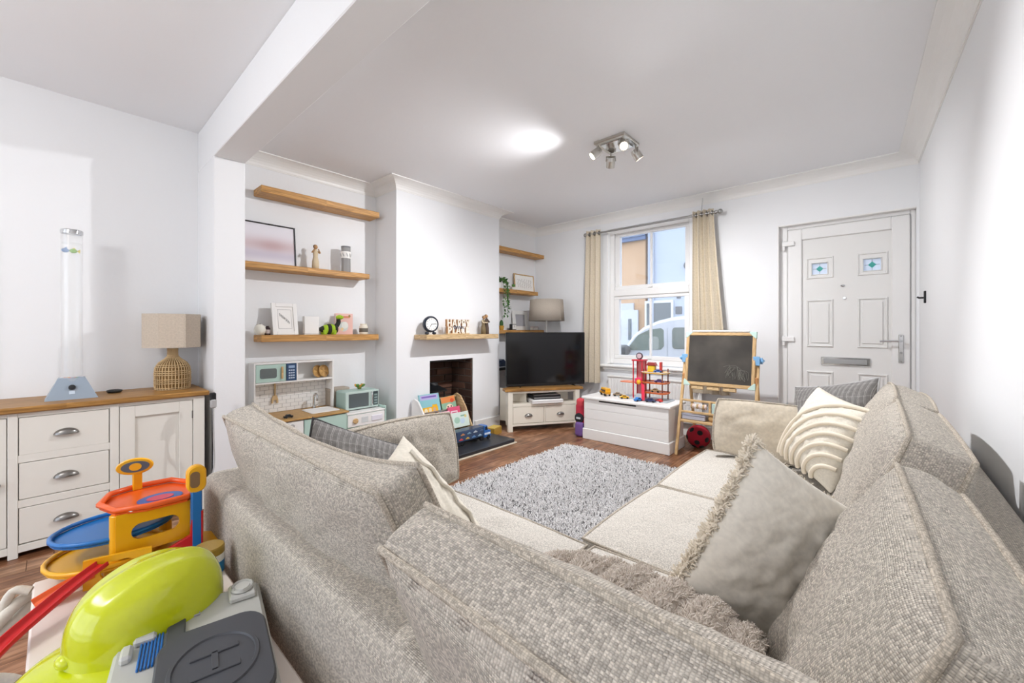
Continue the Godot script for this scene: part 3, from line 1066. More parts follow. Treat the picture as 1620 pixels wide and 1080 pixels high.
# ---------------------------------------------------------------- sofa and cushions
func build_sofa() -> void:
	var s := thing("corner_sofa", "large taupe woven corner sofa filling the right half of the room", "sofa", Vector3(0, 0, 0))
	put("base", rbox(1.0, 0.2, 0.70, 0.02), M.sofa, s, Vector3(-1.16, 0.16, -0.78))
	put("base", rbox(0.92, 0.2, 2.30, 0.02), M.sofa, s, Vector3(-0.20, 0.16, -1.50))
	put("back_frame", soft_box(2.0, 0.56, 0.14, 0.035), M.sofa, s, Vector3(-0.70, 0.34, -0.40))
	put("back_frame", soft_box(0.14, 0.56, 2.30, 0.035), M.sofa, s, Vector3(0.22, 0.34, -1.62))
	put("arm", soft_box(0.14, 0.54, 0.70, 0.035), M.sofa, s, Vector3(-1.63, 0.33, -0.82))
	put("arm", soft_box(0.86, 0.54, 0.14, 0.035), M.sofa, s, Vector3(-0.28, 0.33, -2.71))
	for p in [Vector3(-1.62, 0, -0.42), Vector3(-1.62, 0, -1.08), Vector3(-0.6, 0, -2.68), Vector3(0.18, 0, -2.68), Vector3(0.18, 0, -0.42), Vector3(-0.55, 0, -1.2)]:
		put("foot", cyl(0.02, 0.062, 12, 0.002, 0.026), M.dark, s, p)
	seat(s, -1.555, -0.715, -1.205, -0.46, 3)
	seat(s, -0.715, 0.16, -1.215, -0.46, 4)
	seat(s, -0.775, 0.16, -1.875, -1.215, 5)
	seat(s, -0.775, 0.16, -2.64, -1.875, 6)
	var grp := "loose back cushions of the corner sofa"
	back_cushion("long taupe back cushion at the left end of the sofa, nearest the toy garage", 1.02, 0.44, 0.09, 0.05, Vector3(-1.125, 0.635, -0.485), Vector3(20, 0, 0), 31, 0.012, grp, null, 0.055)
	back_cushion("big taupe back cushion in the foreground with its seams towards the camera", 0.84, 0.46, 0.085, 0.055, Vector3(-0.115, 0.62, -0.425), Vector3(27, -2, 0), 33, 0.01, grp)
	back_cushion("pale woven back cushion nearest the camera on the right arm of the sofa", 0.64, 0.46, 0.10, 0.05, Vector3(0.0, 0.61, -0.83), Vector3(24, 92, 0), 36, 0.01, grp)
	back_cushion("pale woven back cushion in the middle of the right wall side", 0.72, 0.46, 0.11, 0.05, Vector3(0.035, 0.63, -1.65), Vector3(20, 90, 0), 38, 0.01, grp)
	back_cushion("pale woven back cushion farthest along the right wall, by the front door", 0.58, 0.46, 0.11, 0.05, Vector3(0.03, 0.63, -2.33), Vector3(20, 91, 0), 41, 0.0, grp)
	back_cushion("grey-brown piped cushion propped on the left arm of the sofa, before the fireplace", 0.50, 0.31, 0.09, 0.03, Vector3(-1.475, 0.568, -0.97), Vector3(12, -90, 0), 43, 0.0, "")
	back_cushion("small beige rectangular piped cushion against the far arm of the sofa", 0.54, 0.30, 0.06, 0.035, Vector3(-0.42, 0.555, -2.545), Vector3(-14, 8, -2), 45, 0.0, "", M.linen)
	# scatter cushions
	var t1 := scatter("grey cushion with pale woven lines tucked behind the left back cushion", 0.43, 0.30, 0.13, 51, Vector3(-1.36, 0.585, -0.715), Vector3.ZERO, M.check)
	t1.basis = Basis(Vector3(0.10, -0.421, -0.902), Vector3(-0.342, 0.836, -0.428), Vector3(0.934, 0.351, -0.06)).orthonormalized()
	put("piping", tube(pillow_edge(0.43, 0.30), 0.004, 6, true), M.dark, t1)
	var t2 := scatter("cream knitted cushion wedged between the two nearest back cushions", 0.32, 0.42, 0.12, 52, Vector3(-0.885, 0.585, -0.655), Vector3.ZERO, M.cream)
	t2.basis = Basis(Vector3(-0.501, 0.220, -0.839).normalized(), Vector3(-0.42, 0.786, 0.457).normalized(), Vector3(0.757, 0.58, -0.30).normalized()).orthonormalized()
	for k in 3:
		var a := []
		for i in 15:
			var q := -0.17 + 0.34 * i / 14.0
			a.append(Vector3(0.007 * sin(i * 1.9) + (k - 1) * 0.09, q, pillow_z(((k - 1) * 0.09) / 0.16, q / 0.21, 0.12) + 0.003))
		put("cable_knit", tube(smooth_path(a, 3), 0.006, 6), M.cream, t2)
	var t3 := scatter("fluffy taupe cushion with tufted rows in the corner of the sofa", 0.46, 0.40, 0.13, 53, Vector3(-0.335, 0.555, -0.70), Vector3(64, 6, 0), M.plush, func(p, a, b, side, e):
		if side < 0:
			p.z -= 0.030 * pow(e, 0.5) * absf(sin(PI * 3.5 * (a + 1.0)))
		return p)
	fur(t3, 16000, 0.010, M.plush, 61, Vector3(0, 0, -1))
	var t4 := scatter("big off-white cushion showing its plain zipped back, leaning against the right cushions", 0.38, 0.38, 0.14, 54, Vector3(-0.150, 0.60, -1.045), Vector3(-2, 47, -33), M.cotton, func(p, a, b, side, e):
		if side < 0:
			p.z -= 0.010 * e * absf(sin(PI * 2.5 * (a + b)))
		return p)
	var zp := []
	for i in 13:
		var q := -0.15 + 0.30 * i / 12.0
		zp.append(Vector3(0.06, q, pillow_z(0.06 / 0.18, q / 0.18, 0.14) + 0.001))
	put("zip_flap", tube(smooth_path(zp, 2), 0.006, 6), M.cream, t4)
	var core := []
	for i in 21:
		var q := i / 20.0
		core.append(Vector3(-0.186 + 0.013 * (1.0 - pow(2 * q - 1, 2)), -0.188 + 0.376 * q, -0.004))
	put("tufted_trim", tube(core, 0.009, 8), M.plush_cream, t4)
	var tm := MultiMesh.new()
	tm.transform_format = MultiMesh.TRANSFORM_3D
	tm.mesh = blade(0.017, 0.0032)
	tm.instance_count = 1500
	var lr := RandomNumberGenerator.new()
	lr.seed = 23
	for i in 1500:
		var q := lr.randf()
		var lump := 0.55 + 0.45 * absf(sin(q * 34.0))
		var dir := Vector3(lr.randf_range(-1, 1), lr.randf_range(-1, 1), lr.randf_range(-1, 1)).normalized()
		var at := Vector3(-0.186 + 0.013 * (1.0 - pow(2 * q - 1, 2)), -0.188 + 0.376 * q, -0.004) + dir * 0.007
		tm.set_instance_transform(i, Transform3D(Basis(Quaternion(Vector3.UP, dir)).scaled(Vector3.ONE * lump), at))
	var tmi := MultiMeshInstance3D.new()
	tmi.name = "trim_pile"
	tmi.multimesh = tm
	tmi.material_override = M.plush_cream
	tmi.set_meta("kind", "stuff")
	t4.add_child(tmi, true)
	fur(t4, 5000, 0.007, M.plush_cream, 63, Vector3(0, 0, -1))
	var t5 := scatter("ivory cushion with curved tufted ridges on the sofa by the right wall", 0.39, 0.39, 0.15, 55, Vector3(-0.175, 0.62, -2.33), Vector3(-24.2, -49.6, -8.5), M.cream, func(p, a, b, side, e):
		return p)
	for k in 7:
		var r := 0.10 + 0.046 * k
		var a := []
		for i in 25:
			var ang := PI / 2 + PI / 2 * i / 24.0
			var x := 0.195 + r * cos(ang)
			var y := -0.195 + r * sin(ang)
			x = clampf(x, -0.18, 0.185)
			y = clampf(y, -0.185, 0.18)
			if a.size() and Vector2(a[-1].x, a[-1].y).distance_to(Vector2(x, y)) < 0.004:
				continue
			a.append(Vector3(x, y, pillow_z(x / 0.195, y / 0.195, 0.15) + 0.002))
		put("tufted_ridge", tube(a, 0.009, 7), M.plush_rows, t5)
	var t6 := scatter("grey cushion with fine pale check standing behind the ivory cushion", 0.42, 0.42, 0.14, 56, Vector3(-0.155, 0.645, -2.49), Vector3(-18, -38, 14), M.check)
	put("piping", tube(pillow_edge(0.42, 0.42), 0.004, 6, true), M.grey, t6)

func pillow_z(a: float, b: float, t: float) -> float:
	return t / 2 * pow(maxf(0.0, (1.0 - pow(absf(a), 2.6)) * (1.0 - pow(absf(b), 2.6))), 0.52)

func soft_box(w: float, h: float, d: float, r: float) -> ArrayMesh:
	# upholstered slab with rounded edges
	var st := SurfaceTool.new()
	st.begin(Mesh.PRIMITIVE_TRIANGLES)
	var hs := Vector3(w, h, d) / 2
	var base := 0
	for f in 6:
		var ax := f / 2
		var sg := -1.0 if f % 2 else 1.0
		var fn := func(u, v):
			var p := Vector3.ZERO
			p[ax] = sg
			p[(ax + 1) % 3] = edge_dense(u)
			p[(ax + 2) % 3] = edge_dense(v)
			var q := Vector3(p.x * hs.x, p.y * hs.y, p.z * hs.z)
			var core := Vector3(clampf(q.x, -hs.x + r, hs.x - r), clampf(q.y, -hs.y + r, hs.y - r), clampf(q.z, -hs.z + r, hs.z - r))
			var dd := q - core
			return core + dd.normalized() * r if dd.length() > 0.0001 else q
		base = surf_into(st, 22, 22, fn, sg < 0, base)
	st.generate_normals()
	return st.commit()

func edge_dense(u: float) -> float:
	var s := u * 2.0 - 1.0
	return signf(s) * (1.0 - pow(1.0 - absf(s), 2.2))

func seat(s: Node3D, x0: float, x1: float, z0: float, z1: float, seed_: int) -> void:
	var w := x1 - x0 - 0.008
	var h := z1 - z0 - 0.008
	var o := put("seat_cushion", block_cushion(w, h, 0.10, 0.028, seed_, 0.0, 0.022), M.seat, s, Vector3((x0 + x1) / 2, 0.325, (z0 + z1) / 2), Vector3(-90, 0, 0))
	put("piping", block_piping(w, h, 0.05, 0.0, 0.022, 0.005), M.sofa_pipe, o)
	put("piping", block_piping(w, h, -0.05, 0.0, 0.022, 0.005), M.sofa_pipe, o)

func back_cushion(label: String, w: float, h: float, t: float, crown: float, at: Vector3, rot: Vector3, seed_: int, sag: float, grp: String, m: Material = null, front := 0.0) -> Node3D:
	var o := thing("sofa_cushion", label, "cushion", at, 0, grp)
	o.rotation_degrees = rot
	put("cover", block_cushion(w, h, t, crown, seed_, sag, 0.06, front), m if m else M.sofa, o)
	put("piping", block_piping(w, h, t / 2, sag, 0.06, 0.0055), M.sofa_pipe, o)
	put("piping", block_piping(w, h, -t / 2, sag, 0.06, 0.0055, front), M.sofa_pipe, o)
	return o

func scatter(label: String, w: float, h: float, t: float, seed_: int, at: Vector3, rot: Vector3, m: Material, extra = null) -> Node3D:
	var o := thing("scatter_cushion", label, "cushion", at)
	o.rotation_degrees = rot
	put("cover", pillow(w, h, t, seed_, 0.0022, extra), m, o)
	return o

func blade(l: float, r: float) -> ArrayMesh:
	# a bent tuft of yarn
	var pts := [Vector3(0, 0, 0), Vector3(0.12 * l, 0.5 * l, 0), Vector3(0.42 * l, 0.88 * l, 0)]
	return tube(pts, r, 4, false, r * 0.55)

func fur(o: Node3D, count: int, l: float, m: Material, seed_: int, facing: Vector3) -> void:
	var cover: MeshInstance3D = o.get_node("cover")
	var arr := cover.mesh.surface_get_arrays(0)
	var vs: PackedVector3Array = arr[Mesh.ARRAY_VERTEX]
	var ns: PackedVector3Array = arr[Mesh.ARRAY_NORMAL]
	var rr := RandomNumberGenerator.new()
	rr.seed = seed_
	var mm := MultiMesh.new()
	mm.transform_format = MultiMesh.TRANSFORM_3D
	mm.mesh = blade(l, l * 0.16)
	mm.instance_count = count
	var k := 0
	var guard := 0
	while k < count and guard < count * 12:
		guard += 1
		var i := rr.randi_range(0, vs.size() - 1)
		var nrm := ns[i]
		if nrm.dot(vs[i] * Vector3(0, 0, 1)) < 0:
			nrm = -nrm
		if vs[i].z * facing.z < -0.001:
			continue
		var p := vs[i] + Vector3(rr.randf_range(-1, 1), rr.randf_range(-1, 1), 0) * 0.005
		var dir := (nrm + Vector3(rr.randf_range(-1, 1), rr.randf_range(-1, 1), rr.randf_range(-1, 1)) * 0.5).normalized()
		var b := Basis(Quaternion(Vector3.UP, dir)) * Basis(Vector3.UP, rr.randf() * TAU)
		mm.set_instance_transform(k, Transform3D(b.scaled(Vector3.ONE * rr.randf_range(0.7, 1.2)), p))
		k += 1
	mm.visible_instance_count = k
	var mi := MultiMeshInstance3D.new()
	mi.name = "pile"
	mi.multimesh = mm
	mi.material_override = m
	mi.set_meta("kind", "stuff")
	o.add_child(mi, true)

func build_rug() -> void:
	var x0 := -2.17
	var x1 := -0.80
	var z0 := -3.20
	var z1 := -1.24
	var o := thing("shaggy_rug", "pale grey shaggy rug with dark flecks on the wooden floor", "rug", Vector3((x0 + x1) / 2, 0, (z0 + z1) / 2))
	put("backing", rbox(x1 - x0, 0.012, z1 - z0, 0.003), M.rug_base, o, Vector3(0, 0.006, 0))
	var mm := MultiMesh.new()
	mm.transform_format = MultiMesh.TRANSFORM_3D
	mm.use_colors = true
	mm.mesh = blade(0.034, 0.0042)
	var rr := RandomNumberGenerator.new()
	rr.seed = 77
	var n := 52000
	mm.instance_count = n
	var hx := (x1 - x0) / 2
	var hz := (z1 - z0) / 2
	for k in n:
		var p := Vector3(rr.randf_range(-hx, hx), 0.01, rr.randf_range(-hz, hz))
		var lean := Vector3(rr.randf_range(-1, 1), 1.1, rr.randf_range(-1, 1)).normalized()
		var b := Basis(Quaternion(Vector3.UP, lean)) * Basis(Vector3.UP, rr.randf() * TAU)
		mm.set_instance_transform(k, Transform3D(b.scaled(Vector3.ONE * rr.randf_range(0.7, 1.15)), p))
		var g := rr.randf_range(0.84, 0.97)
		if rr.randf() < 0.12:
			g = rr.randf_range(0.16, 0.40)
		mm.set_instance_color(k, Color(g, g * 0.985, g * 0.98))
	var m := mat(Color.WHITE, 0.95, {"spec": 0.15})
	m.vertex_color_use_as_albedo = true
	var mi := MultiMeshInstance3D.new()
	mi.name = "pile"
	mi.multimesh = mm
	mi.material_override = m
	mi.set_meta("kind", "stuff")
	o.add_child(mi, true)

# ---------------------------------------------------------------- sideboard in the dining end
func build_sideboard() -> void:
	var s := thing("sideboard", "cream painted sideboard with oak top, three drawers and panelled doors", "sideboard", Vector3(-3.285, 0, -0.04))
	bx("carcass", -0.205, 0.17, 0.05, 0.70, -0.572, 0.572, M.paint, s, 0.003)
	put("top", rbox(0.44, 0.03, 1.19, 0.006), M.oak_top, s, Vector3(0.005, 0.715, 0))
	for zz in [[-0.574, -0.518], [-0.194, -0.158], [0.158, 0.190], [0.514, 0.574]]:
		bx("face_stile", 0.17, 0.202, 0.0, 0.70, zz[0], zz[1], M.paint, s, 0.002)
	for zz in [[-0.518, -0.194], [-0.158, 0.158], [0.190, 0.514]]:
		bx("face_rail", 0.17, 0.2, 0.68, 0.70, zz[0], zz[1], M.paint, s, 0.001)
		bx("face_rail", 0.17, 0.2, 0.025, 0.06, zz[0], zz[1], M.paint, s, 0.001)
	for yy in [[0.063, 0.240], [0.277, 0.457], [0.491, 0.677]]:
		bx("face_rail", 0.17, 0.2, yy[1] + 0.0, yy[1] + (0.037 if yy[1] < 0.6 else 0.003), -0.158, 0.158, M.paint, s, 0.001)
		var d := bx("drawer", 0.171, 0.199, yy[0] + 0.003, yy[1] - 0.003, -0.155, 0.155, M.paint, s, 0.002)
		put("cup_handle", cup_handle(), M.pewter, d, Vector3(0.014, 0.0, 0))
	for zz in [[-0.515, -0.197], [0.193, 0.511]]:
		var d := bx("door", 0.171, 0.186, 0.063, 0.677, zz[0], zz[1], M.paint, s, 0.001)
		var w: float = zz[1] - zz[0]
		put("door_stile", rbox(0.014, 0.614, 0.062, 0.002), M.paint, d, Vector3(0.0145, 0, w / 2 - 0.031))
		put("door_stile", rbox(0.014, 0.614, 0.062, 0.002), M.paint, d, Vector3(0.0145, 0, -w / 2 + 0.031))
		put("door_rail", rbox(0.014, 0.062, w - 0.124, 0.002), M.paint, d, Vector3(0.0145, 0.276, 0))
		put("door_rail", rbox(0.014, 0.062, w - 0.124, 0.002), M.paint, d, Vector3(0.0145, -0.276, 0))
		var side := 1.0 if zz[0] < 0 else -1.0
		put("knob", lathe([Vector2(0.0, 0.0), Vector2(0.007, 0.0), Vector2(0.006, 0.012), Vector2(0.014, 0.02), Vector2(0.012, 0.028), Vector2(0, 0.03)], 16), M.pewter, d, Vector3(0.021, 0.0, (w / 2 - 0.03) * side), Vector3(0, 0, -90))
		put("hinge", rbox(0.006, 0.045, 0.008, 0.002), M.pewter, d, Vector3(0.02, 0.22, -(w / 2) * side))
	# bubble tube lamp
	var t := thing("bubble_tube_lamp", "tall clear bubble tube with toy fish on a blue-grey base", "novelty lamp", Vector3(-3.27, 0.73, -0.062))
	put("base", base_wedge(), flat("99a7b5", 0.4), t)
	put("tube", lathe([Vector2(0.042, 0.085), Vector2(0.042, 0.90), Vector2(0.039, 0.90), Vector2(0.039, 0.085)], 36), M.acrylic, t)
	put("cap", lathe([Vector2(0.0, 0.915), Vector2(0.04, 0.915), Vector2(0.044, 0.91), Vector2(0.044, 0.892), Vector2(0.038, 0.892), Vector2(0.036, 0.905), Vector2(0, 0.905)], 32), M.chrome, t)
	put("water_line", lathe([Vector2(0.0384, 0.84), Vector2(0.0384, 0.843), Vector2(0, 0.843)], 32), M.acrylic, t)
	put("switch_knob", lathe([Vector2(0, 0), Vector2(0.014, 0), Vector2(0.013, 0.01), Vector2(0, 0.012)], 18), M.black, t, Vector3(0.052, 0.062, 0), Vector3(0, 0, -68))
	put("printed_mark", rbox(0.002, 0.018, 0.022, 0.0), flat("c9d6e2"), t, Vector3(0.0595, 0.036, 0.0), Vector3(0, 0, 22))
	var peb := [["e8c52c", -0.018, 0.012], ["d8385e", 0.01, -0.014], ["d8385e", 0.016, 0.008], ["2f77b8", 0.0, -0.026], ["e8772c", -0.01, 0.026], ["48a848", 0.024, -0.018]]
	for p in peb:
		put("pebble", ball(0.011, 0.007, 0.010, 10, 6), plastic(p[0]), t, Vector3(p[1], 0.108, p[2]))
	fish(t, Vector3(0.012, 0.80, 0.024), "1f6fb0", "1f6fb0")
	fish(t, Vector3(0.014, 0.80, -0.006), "86c440", "e6d02c")
	var e := thing("smart_puck", "small black disc gadget lying on the oak sideboard top", "gadget", Vector3(-3.36, 0.73, -0.235))
	put("body", lathe([Vector2(0, 0), Vector2(0.026, 0), Vector2(0.036, 0.009), Vector2(0.034, 0.016), Vector2(0.02, 0.02), Vector2(0, 0.021)], 24, false), M.black, e)
	put("foot_ring", lathe([Vector2(0.026, 0.0), Vector2(0.028, 0.0), Vector2(0.028, 0.003), Vector2(0.026, 0.003)], 20), M.dark, e)
	# rattan table lamp with a faceted shade
	var l := thing("rattan_lamp", "table lamp with woven rattan bottle base and beige faceted shade", "lamp", Vector3(-3.32, 0.73, -0.497))
	var prof := [Vector2(0.086, 0.0), Vector2(0.089, 0.03), Vector2(0.089, 0.10), Vector2(0.086, 0.135), Vector2(0.07, 0.165), Vector2(0.042, 0.188), Vector2(0.026, 0.205), Vector2(0.024, 0.255)]
	var inner := []
	for p in prof:
		inner.append(Vector2(p.x - 0.006, p.y))
	put("inner_body", lathe([Vector2(0, 0)] + inner, 28, false), M.rattan_dark, l)
	var st := SurfaceTool.new()
	st.begin(Mesh.PRIMITIVE_TRIANGLES)
	for k in 34:
		var a := TAU * k / 34
		var pts := []
		for p in prof:
			pts.append(Vector3(p.x * cos(a), p.y, p.x * sin(a)))
		tube_into(st, pts, 0.0028, 5)
	st.generate_normals()
	put("upright_canes", st.commit(), M.rattan, l)
	var st2 := SurfaceTool.new()
	st2.begin(Mesh.PRIMITIVE_TRIANGLES)
	for yy in [0.003, 0.012, 0.04, 0.052, 0.064, 0.092, 0.104, 0.116, 0.14, 0.152, 0.2, 0.21, 0.245, 0.252]:
		var r := 0.0
		for i in prof.size() - 1:
			if yy >= prof[i].y and yy <= prof[i + 1].y:
				r = lerpf(prof[i].x, prof[i + 1].x, (yy - prof[i].y) / maxf(0.0001, prof[i + 1].y - prof[i].y))
		var pts := []
		for k in 36:
			var a := TAU * k / 36
			var rr := r + (0.003 if k % 2 else 0.0005)
			pts.append(Vector3(rr * cos(a), yy, rr * sin(a)))
		tube_into(st2, pts, 0.0026, 5, true)
	st2.generate_normals()
	put("woven_rings", st2.commit(), M.rattan, l)
	var sh := put("lamp_shade", lathe([Vector2(0.152, 0.262), Vector2(0.152, 0.47), Vector2(0.149, 0.47), Vector2(0.149, 0.262), Vector2(0.152, 0.262)], 8), M.shade_cream, l, Vector3.ZERO, Vector3(0, 10, 0))
	sh.mesh = facet(sh.mesh)
	put("shade_ring", tube([Vector3(-0.148, 0.30, 0), Vector3(0.148, 0.30, 0)], 0.002, 5), M.brushed, l)
	put("bulb_holder", cyl(0.016, 0.06, 14, 0.003), M.white, l, Vector3(0, 0.25, 0))
	# leads hanging between the sideboard and the pier
	for k in 2:
		var x := -2.99 + 0.03 * k
		var c := thing("power_cable", ["dark power lead hanging at the end of the sideboard", "thin white lead trailing from the sideboard towards the sofa"][k], "cable", Vector3(x, 0, -0.632))
		var pts := [Vector3(0.02, 0.70, 0.0), Vector3(0.03, 0.55, 0.004), Vector3(0.0, 0.40, -0.002), Vector3(0.02, 0.28, 0.003), Vector3(0.0, 0.02, 0.0)]
		if k == 1:
			pts = [Vector3(0.0, 0.66, 0.0), Vector3(0.01, 0.45, 0.0), Vector3(0.02, 0.30, 0.0), Vector3(0.08, 0.22, 0.03), Vector3(0.2, 0.24, 0.05), Vector3(0.3, 0.01, 0.06)]
		put("lead", tube(smooth_path(pts, 6), 0.004, 6), [M.black_matt, M.grey][k], c)
		put("plug", rbox(0.03, 0.05, 0.03, 0.006), [M.black_matt, M.grey][k], c, pts[0] + Vector3(0, 0.0, 0))

func facet(m: Mesh) -> ArrayMesh:
	var st := SurfaceTool.new()
	st.create_from(m, 0)
	st.deindex()
	var a := st.commit_to_arrays()
	var vs: PackedVector3Array = a[Mesh.ARRAY_VERTEX]
	var o := SurfaceTool.new()
	o.begin(Mesh.PRIMITIVE_TRIANGLES)
	o.set_smooth_group(-1)
	for v in vs:
		o.add_vertex(v)
	o.generate_normals()
	return o.commit()

func cup_handle() -> ArrayMesh:
	if cache.has("cup"):
		return cache.cup
	var f := func(u, v):
		var a: float = PI * u
		var b: float = PI / 2 * v
		return Vector3(0.024 * sin(b) * sin(a) + 0.001, 0.030 * cos(b) * 1.0 - 0.012 * 1.0, -0.045 * cos(a) * maxf(sin(b), 0.0) )
	cache.cup = surf(20, 8, f)
	return cache.cup

func base_wedge() -> ArrayMesh:
	# four-sided sloping plinth
	var st := SurfaceTool.new()
	st.begin(Mesh.PRIMITIVE_TRIANGLES)
	st.set_smooth_group(-1)
	var b := [Vector3(0.07, 0, 0.098), Vector3(0.07, 0, -0.098), Vector3(-0.07, 0, -0.098), Vector3(-0.07, 0, 0.098)]
	var t := [Vector3(0.036, 0.112, 0.05), Vector3(0.036, 0.112, -0.05), Vector3(-0.036, 0.112, -0.05), Vector3(-0.036, 0.112, 0.05)]
	var faces := [[b[0], b[1], b[2], b[3]], [t[3], t[2], t[1], t[0]]]
	for k in 4:
		faces.append([b[k], t[k], t[(k + 1) % 4], b[(k + 1) % 4]])
	for q in faces:
		for i in [0, 1, 2, 0, 2, 3]:
			st.set_uv(Vector2.ZERO)
			st.add_vertex(q[i])
	st.generate_normals()
	return st.commit()

func fish(t: Node3D, at: Vector3, body: String, fin: String) -> void:
	var f := put("toy_fish", ball(0.007, 0.012, 0.015, 14, 10), plastic(body), t, at)
	put("fin", extrude(poly([0.0, 0.0, 0.014, 0.012, 0.012, -0.012]), 0.003), plastic(fin), f, Vector3(-0.0015, 0, -0.012), Vector3(0, 90, 0))
	put("fin", extrude(poly([-0.008, 0.0, 0.008, 0.0, 0.004, 0.01]), 0.003), plastic(fin), f, Vector3(-0.0015, 0.009, 0), Vector3(0, 90, 0))

# ---------------------------------------------------------------- floating shelves and what stands on them
func shelf(label: String, x0: float, x1: float, y0: float, y1: float, z0: float, z1: float, m: Material, grp: String) -> void:
	var o := bx("wall_shelf", x0, x1, y0, y1, z0, z1, m, self, 0.004)
	tag(o, label, "shelf", grp)

func print_tex(w: int, h: int, bg: String, shapes: Array) -> StandardMaterial3D:
	# flat printed cover: rectangles ["r", x, y, w, h, colour] and discs ["c", x, y, radius, colour] in 0..1
	var im := Image.create(w, h, false, Image.FORMAT_RGB8)
	im.fill(hexc(bg))
	for s in shapes:
		if s[0] == "r":
			im.fill_rect(Rect2i(int(s[1] * w), int(s[2] * h), maxi(1, int(s[3] * w)), maxi(1, int(s[4] * h))), hexc(s[5]))
		else:
			for y in h:
				for x in w:
					if Vector2(float(x) / w - s[1], (float(y) / h - s[2]) * h / w).length() < s[3]:
						im.set_pixel(x, y, hexc(s[4]))
	return mat(Color.WHITE, 0.5, {"tex": ImageTexture.create_from_image(im)})

func sheet(w: float, h: float) -> QuadMesh:
	var q := QuadMesh.new()
	q.size = Vector2(w, h)
	return q

func framed(n: String, label: String, w: float, h: float, border: float, fm: Material, face: Material, at: Vector3, rot: Vector3, depth := 0.016) -> Node3D:
	# a picture frame standing on its lower edge; faces local +z
	var o := thing(n, label, "framed picture", at)
	o.rotation_degrees = rot
	put("frame_side", rbox(border, h, depth, 0.002), fm, o, Vector3(-w / 2 + border / 2, h / 2, 0))
	put("frame_side", rbox(border, h, depth, 0.002), fm, o, Vector3(w / 2 - border / 2, h / 2, 0))
	put("frame_rail", rbox(w - border * 2, border, depth, 0.002), fm, o, Vector3(0, h - border / 2, 0))
	put("frame_rail", rbox(w - border * 2, border, depth, 0.002), fm, o, Vector3(0, border / 2, 0))
	put("backing", rbox(w - border * 2, h - border * 2, 0.006, 0.0), M.paper, o, Vector3(0, h / 2, -depth / 2 + 0.004))
	put("picture", sheet(w - border * 2, h - border * 2), face, o, Vector3(0, h / 2, -depth / 2 + 0.0085))
	return o

